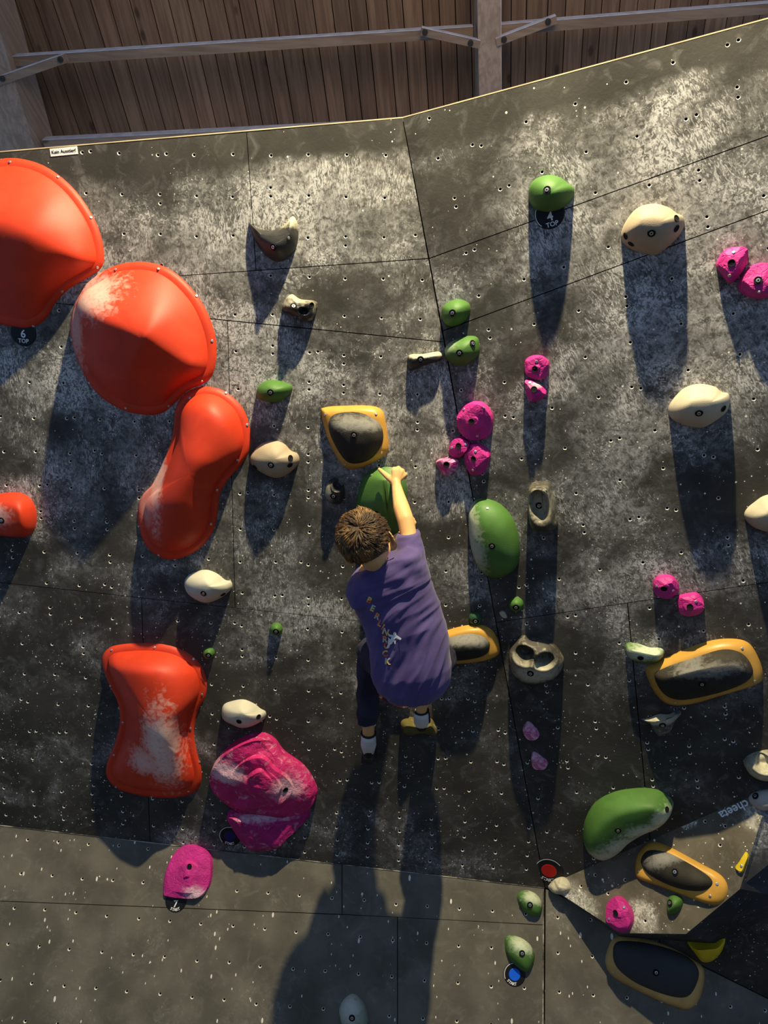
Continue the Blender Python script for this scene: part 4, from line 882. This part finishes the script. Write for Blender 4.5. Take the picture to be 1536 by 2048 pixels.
loft(b, [sec((704, 1210), (760, 1190), .375, .075), sec((694, 1186), (752, 1160), .37, .070), sec((696, 1166), (750, 1140), .345, .062), sec((702, 1152), (754, 1126), .31, .054), sec((712, 1140), (758, 1120), .28, .050)], 24)
# collar
Ks = [(P3(752+30*math.cos(t)*.9-6*math.sin(t), 1141-14*math.cos(t)-2, .405+.035*math.sin(t))) for t in [6.2832*k/16 for k in range(16)]]
for a_, c_ in zip(Ks, Ks[1:]+Ks[:1]): capsule(b, a_, c_, .009, .009, 8, 3)
Oc = P3(800, 1240, .46)
def ridged(x): x = x-math.floor(x); return (1-abs(2*x-1))
def folds(p, nn):
    q = p-Oc; x = q.dot(u_); y = q.dot(v_); z = q.dot(n_)
    wob = noise.noise(V((x*6, y*6, z*3)))
    # long folds fanning from the raised right shoulder
    ax, ay = x-.075, y-.21; r = math.hypot(ax, ay); th = math.atan2(ay, ax)
    f1 = math.sin(th*15+wob*2.5+r*4)*max(0, 1-abs(r-.20)/.22)*.0024
    f2 = math.sin((y*.9+x*.45)*70+wob*4)*max(0, min(1, (y-.03)/.07))*.0044*(1 if x < .06 else .4)
    f3 = math.sin((x*.75-y*.35)*60+wob*3.5)*max(0, min(1, (.02-y)/.1))*max(0, .6+x*4)*.0034
    th2 = math.radians(24+44*max(0, min(1, (.12-y)/.22))); l_ = x*math.cos(th2)+y*math.sin(th2); c_ = -x*math.sin(th2)+y*math.cos(th2)
    w2 = noise.noise(V((x*9, y*9, 1)))*.02
    f4 = (1-abs(noise.noise(V((l_*5, (c_+w2)*26, z*5)))*2))*.0050+noise.noise(V((l_*9, (c_+w2)*55, z*8)))*.0026
    return f1*.5+f2*.35+f3*.35+f4+noise.noise(p*9)*.005
SH, nt, bs = mat('purple jersey', .85); g = G(nt); oo = g.obj()
g.put(bs, 'Base Color', g.mix(g.rng(g.noise(oo, 12, 3), .3, .7), (.070, .048, .160), (.092, .066, .195)))
bs.inputs['Sheen Weight'].default_value = .15
g.put(bs, 'Normal', g.bump(g.noise(oo, 700, 2), .15, .001))
sme = fuse('t_shirt', b, .0042, 4, folds)
bmm = bmesh.new(); bmm.from_mesh(sme); STREE = BVHTree.FromBMesh(bmm); bmm.free()
shirt = kpart('t_shirt', sme, SH, label='purple short-sleeved T-shirt, hem down over the hips')
def on_shirt(px, py, lift=.0016):
    r = ray(px, py).normalized(); h, nn, _, d = STREE.ray_cast(V((0, 0, 0)), r)
    return (h-r*lift) if h else P3(px, py, .47)
cols = [plain('print red', (.65, .10, .05), .7), plain('print yellow', (.80, .55, .12), .7), plain('print grey', (.50, .52, .50), .7), plain('print orange', (.75, .28, .10), .7)]
LET = [('B', 738.5, 1201, -22), ('E', 745, 1217, -24), ('R', 754, 1233, -26), ('L', 759.5, 1247, -30), ('I', 766, 1255, -28), ('N', 771, 1264, -20), ('R', 769.5, 1279, -5), ('O', 774, 1292, 4), ('C', 770.5, 1308, 8), ('K', 775, 1323, -4)]
for k, (ch, px, py, rot) in enumerate(LET):
    me = text_mesh(ch, 16.5, .045); me.materials.clear(); a = math.radians(-rot)
    for v in me.vertices:
        x_, y_ = v.co.x, v.co.y; X = x_*math.cos(a)-y_*math.sin(a) if False else x_*math.cos(-a)-y_*math.sin(-a); Y = x_*math.sin(-a)+y_*math.cos(-a)
        v.co = on_shirt(px+X, py-Y)
    o = kpart('letter', me, [cols[k % 4], cols[(k+1) % 4]], shirt)
    for p in me.polygons:
        p.material_index = 1 if (p.center+kid.location - on_shirt(px, py)).dot(v_) > 0.001 else 0
fig = [[(788, 1264), (792, 1265), (793, 1270), (789, 1272), (786, 1268)], [(785, 1270), (793, 1270), (803, 1277), (801, 1280), (792, 1276), (786, 1284), (782, 1288), (777, 1281), (776, 1274), (781, 1279)],
       [(776, 1265), (779, 1269), (785, 1270), (784, 1275), (777, 1272)], [(776, 1280), (786, 1283), (784, 1288), (780, 1290), (777, 1296), (772, 1297), (776, 1289)], [(786, 1281), (792, 1281), (791, 1288), (789, 1288), (788, 1284)]]
vs_, fs = [], []
for P_ in fig:
    k = len(vs_); vs_ += [on_shirt(x_, y_, .003) for x_, y_ in P_]; fs.append(tuple(range(k, k+len(P_))))
kpart('printed_figure', mesh('printed_figure', vs_, fs), WHITE, shirt, 'small white climbing figure')
# trousers -------------------------------------------------------------
b = bmesh.new()
ellip(b, P3(826, 1350, .33), u_*.115, n_*.095, v_*.085)
chain(b, [(P3(792, 1350, .33), .068), (P3(748, 1310, .17), .060), (P3(741, 1303, .145), .056)])
loft(b, [sec((716, 1296), (764, 1296), .14, .050), sec((714, 1330), (764, 1330), .14, .046), (sec((713, 1380), (760, 1380), .135, .042)), sec((712, 1420), (757, 1421), .135, .040), sec((714, 1446), (755, 1448), .135, .036)], 20)
chain(b, [(P3(862, 1350, .33), .068), (P3(884, 1318, .18), .055), (P3(882, 1318, .15), .050), (P3(858, 1378, .155), .040), (P3(850, 1394, .155), .034)])
def tf(p, nn): return noise.noise(V((p.x*14, p.y*14, p.z*26)))*.008+noise.noise(p*60)*.002
kpart('trousers', fuse('trousers', b, .0045, 4, tf), plain('navy cotton', (.022, .022, .040), .85, bump=.2, bs=500, var=.3))
# shoes ----------------------------------------------------------------
SW, SBK = plain('white shoe leather', (.70, .70, .68), .5, var=.08), plain('black shoe rubber', (.012, .012, .013), .55)
def shoe(heel, mid_, toe, lab, side):
    b = bmesh.new(); h, m_, t = P3(*heel), P3(*mid_), P3(*toe)
    chain(b, [(h, .029), (m_, .031), (t, .023)]); me = fuse('shoe', b, .003, 4); d = (t-h).normalized(); k_ = P3(heel[0], heel[1]-12, heel[2]+.004)
    o = kpart('shoe', me, SW, label=lab)
    b = bmesh.new(); ax = (k_-h).normalized(); e1 = ax.cross(d).normalized(); e2 = ax.cross(e1)
    R_ = [h+ax*.018+e1*math.cos(t_)*.027+e2*math.sin(t_)*.028 for t_ in [6.2832*q/14 for q in range(14)]]
    for p, q in zip(R_, R_[1:]+R_[:1]): capsule(b, p, q, .0052, .0052, 8, 3)
    kpart('collar', fuse('collar', b, .0025, 2), SBK, o)
    b = bmesh.new(); bk = -d
    capsule(b, h+ax*.015+bk*.024, h-ax*.022+bk*.016, .0065, .010); capsule(b, h-ax*.020+bk*.012, m_-ax*.026, .011, .012); capsule(b, m_-ax*.016, t-ax*.006, .022, .0215)
    if side: capsule(b, h+ax*.016+u_*.024, m_+u_*.024, .008, .012)
    kpart('rubber_sole', fuse('rubber_sole', b, .003, 3), SBK, o)
shoe((737, 1474, .120), (737, 1489, .085), (737, 1503, .045), 'white and black climbing shoe of the left foot', 0)
shoe((842, 1428, .125), (843, 1441, .090), (843, 1450, .060), 'white and black climbing shoe of the right foot', 1)
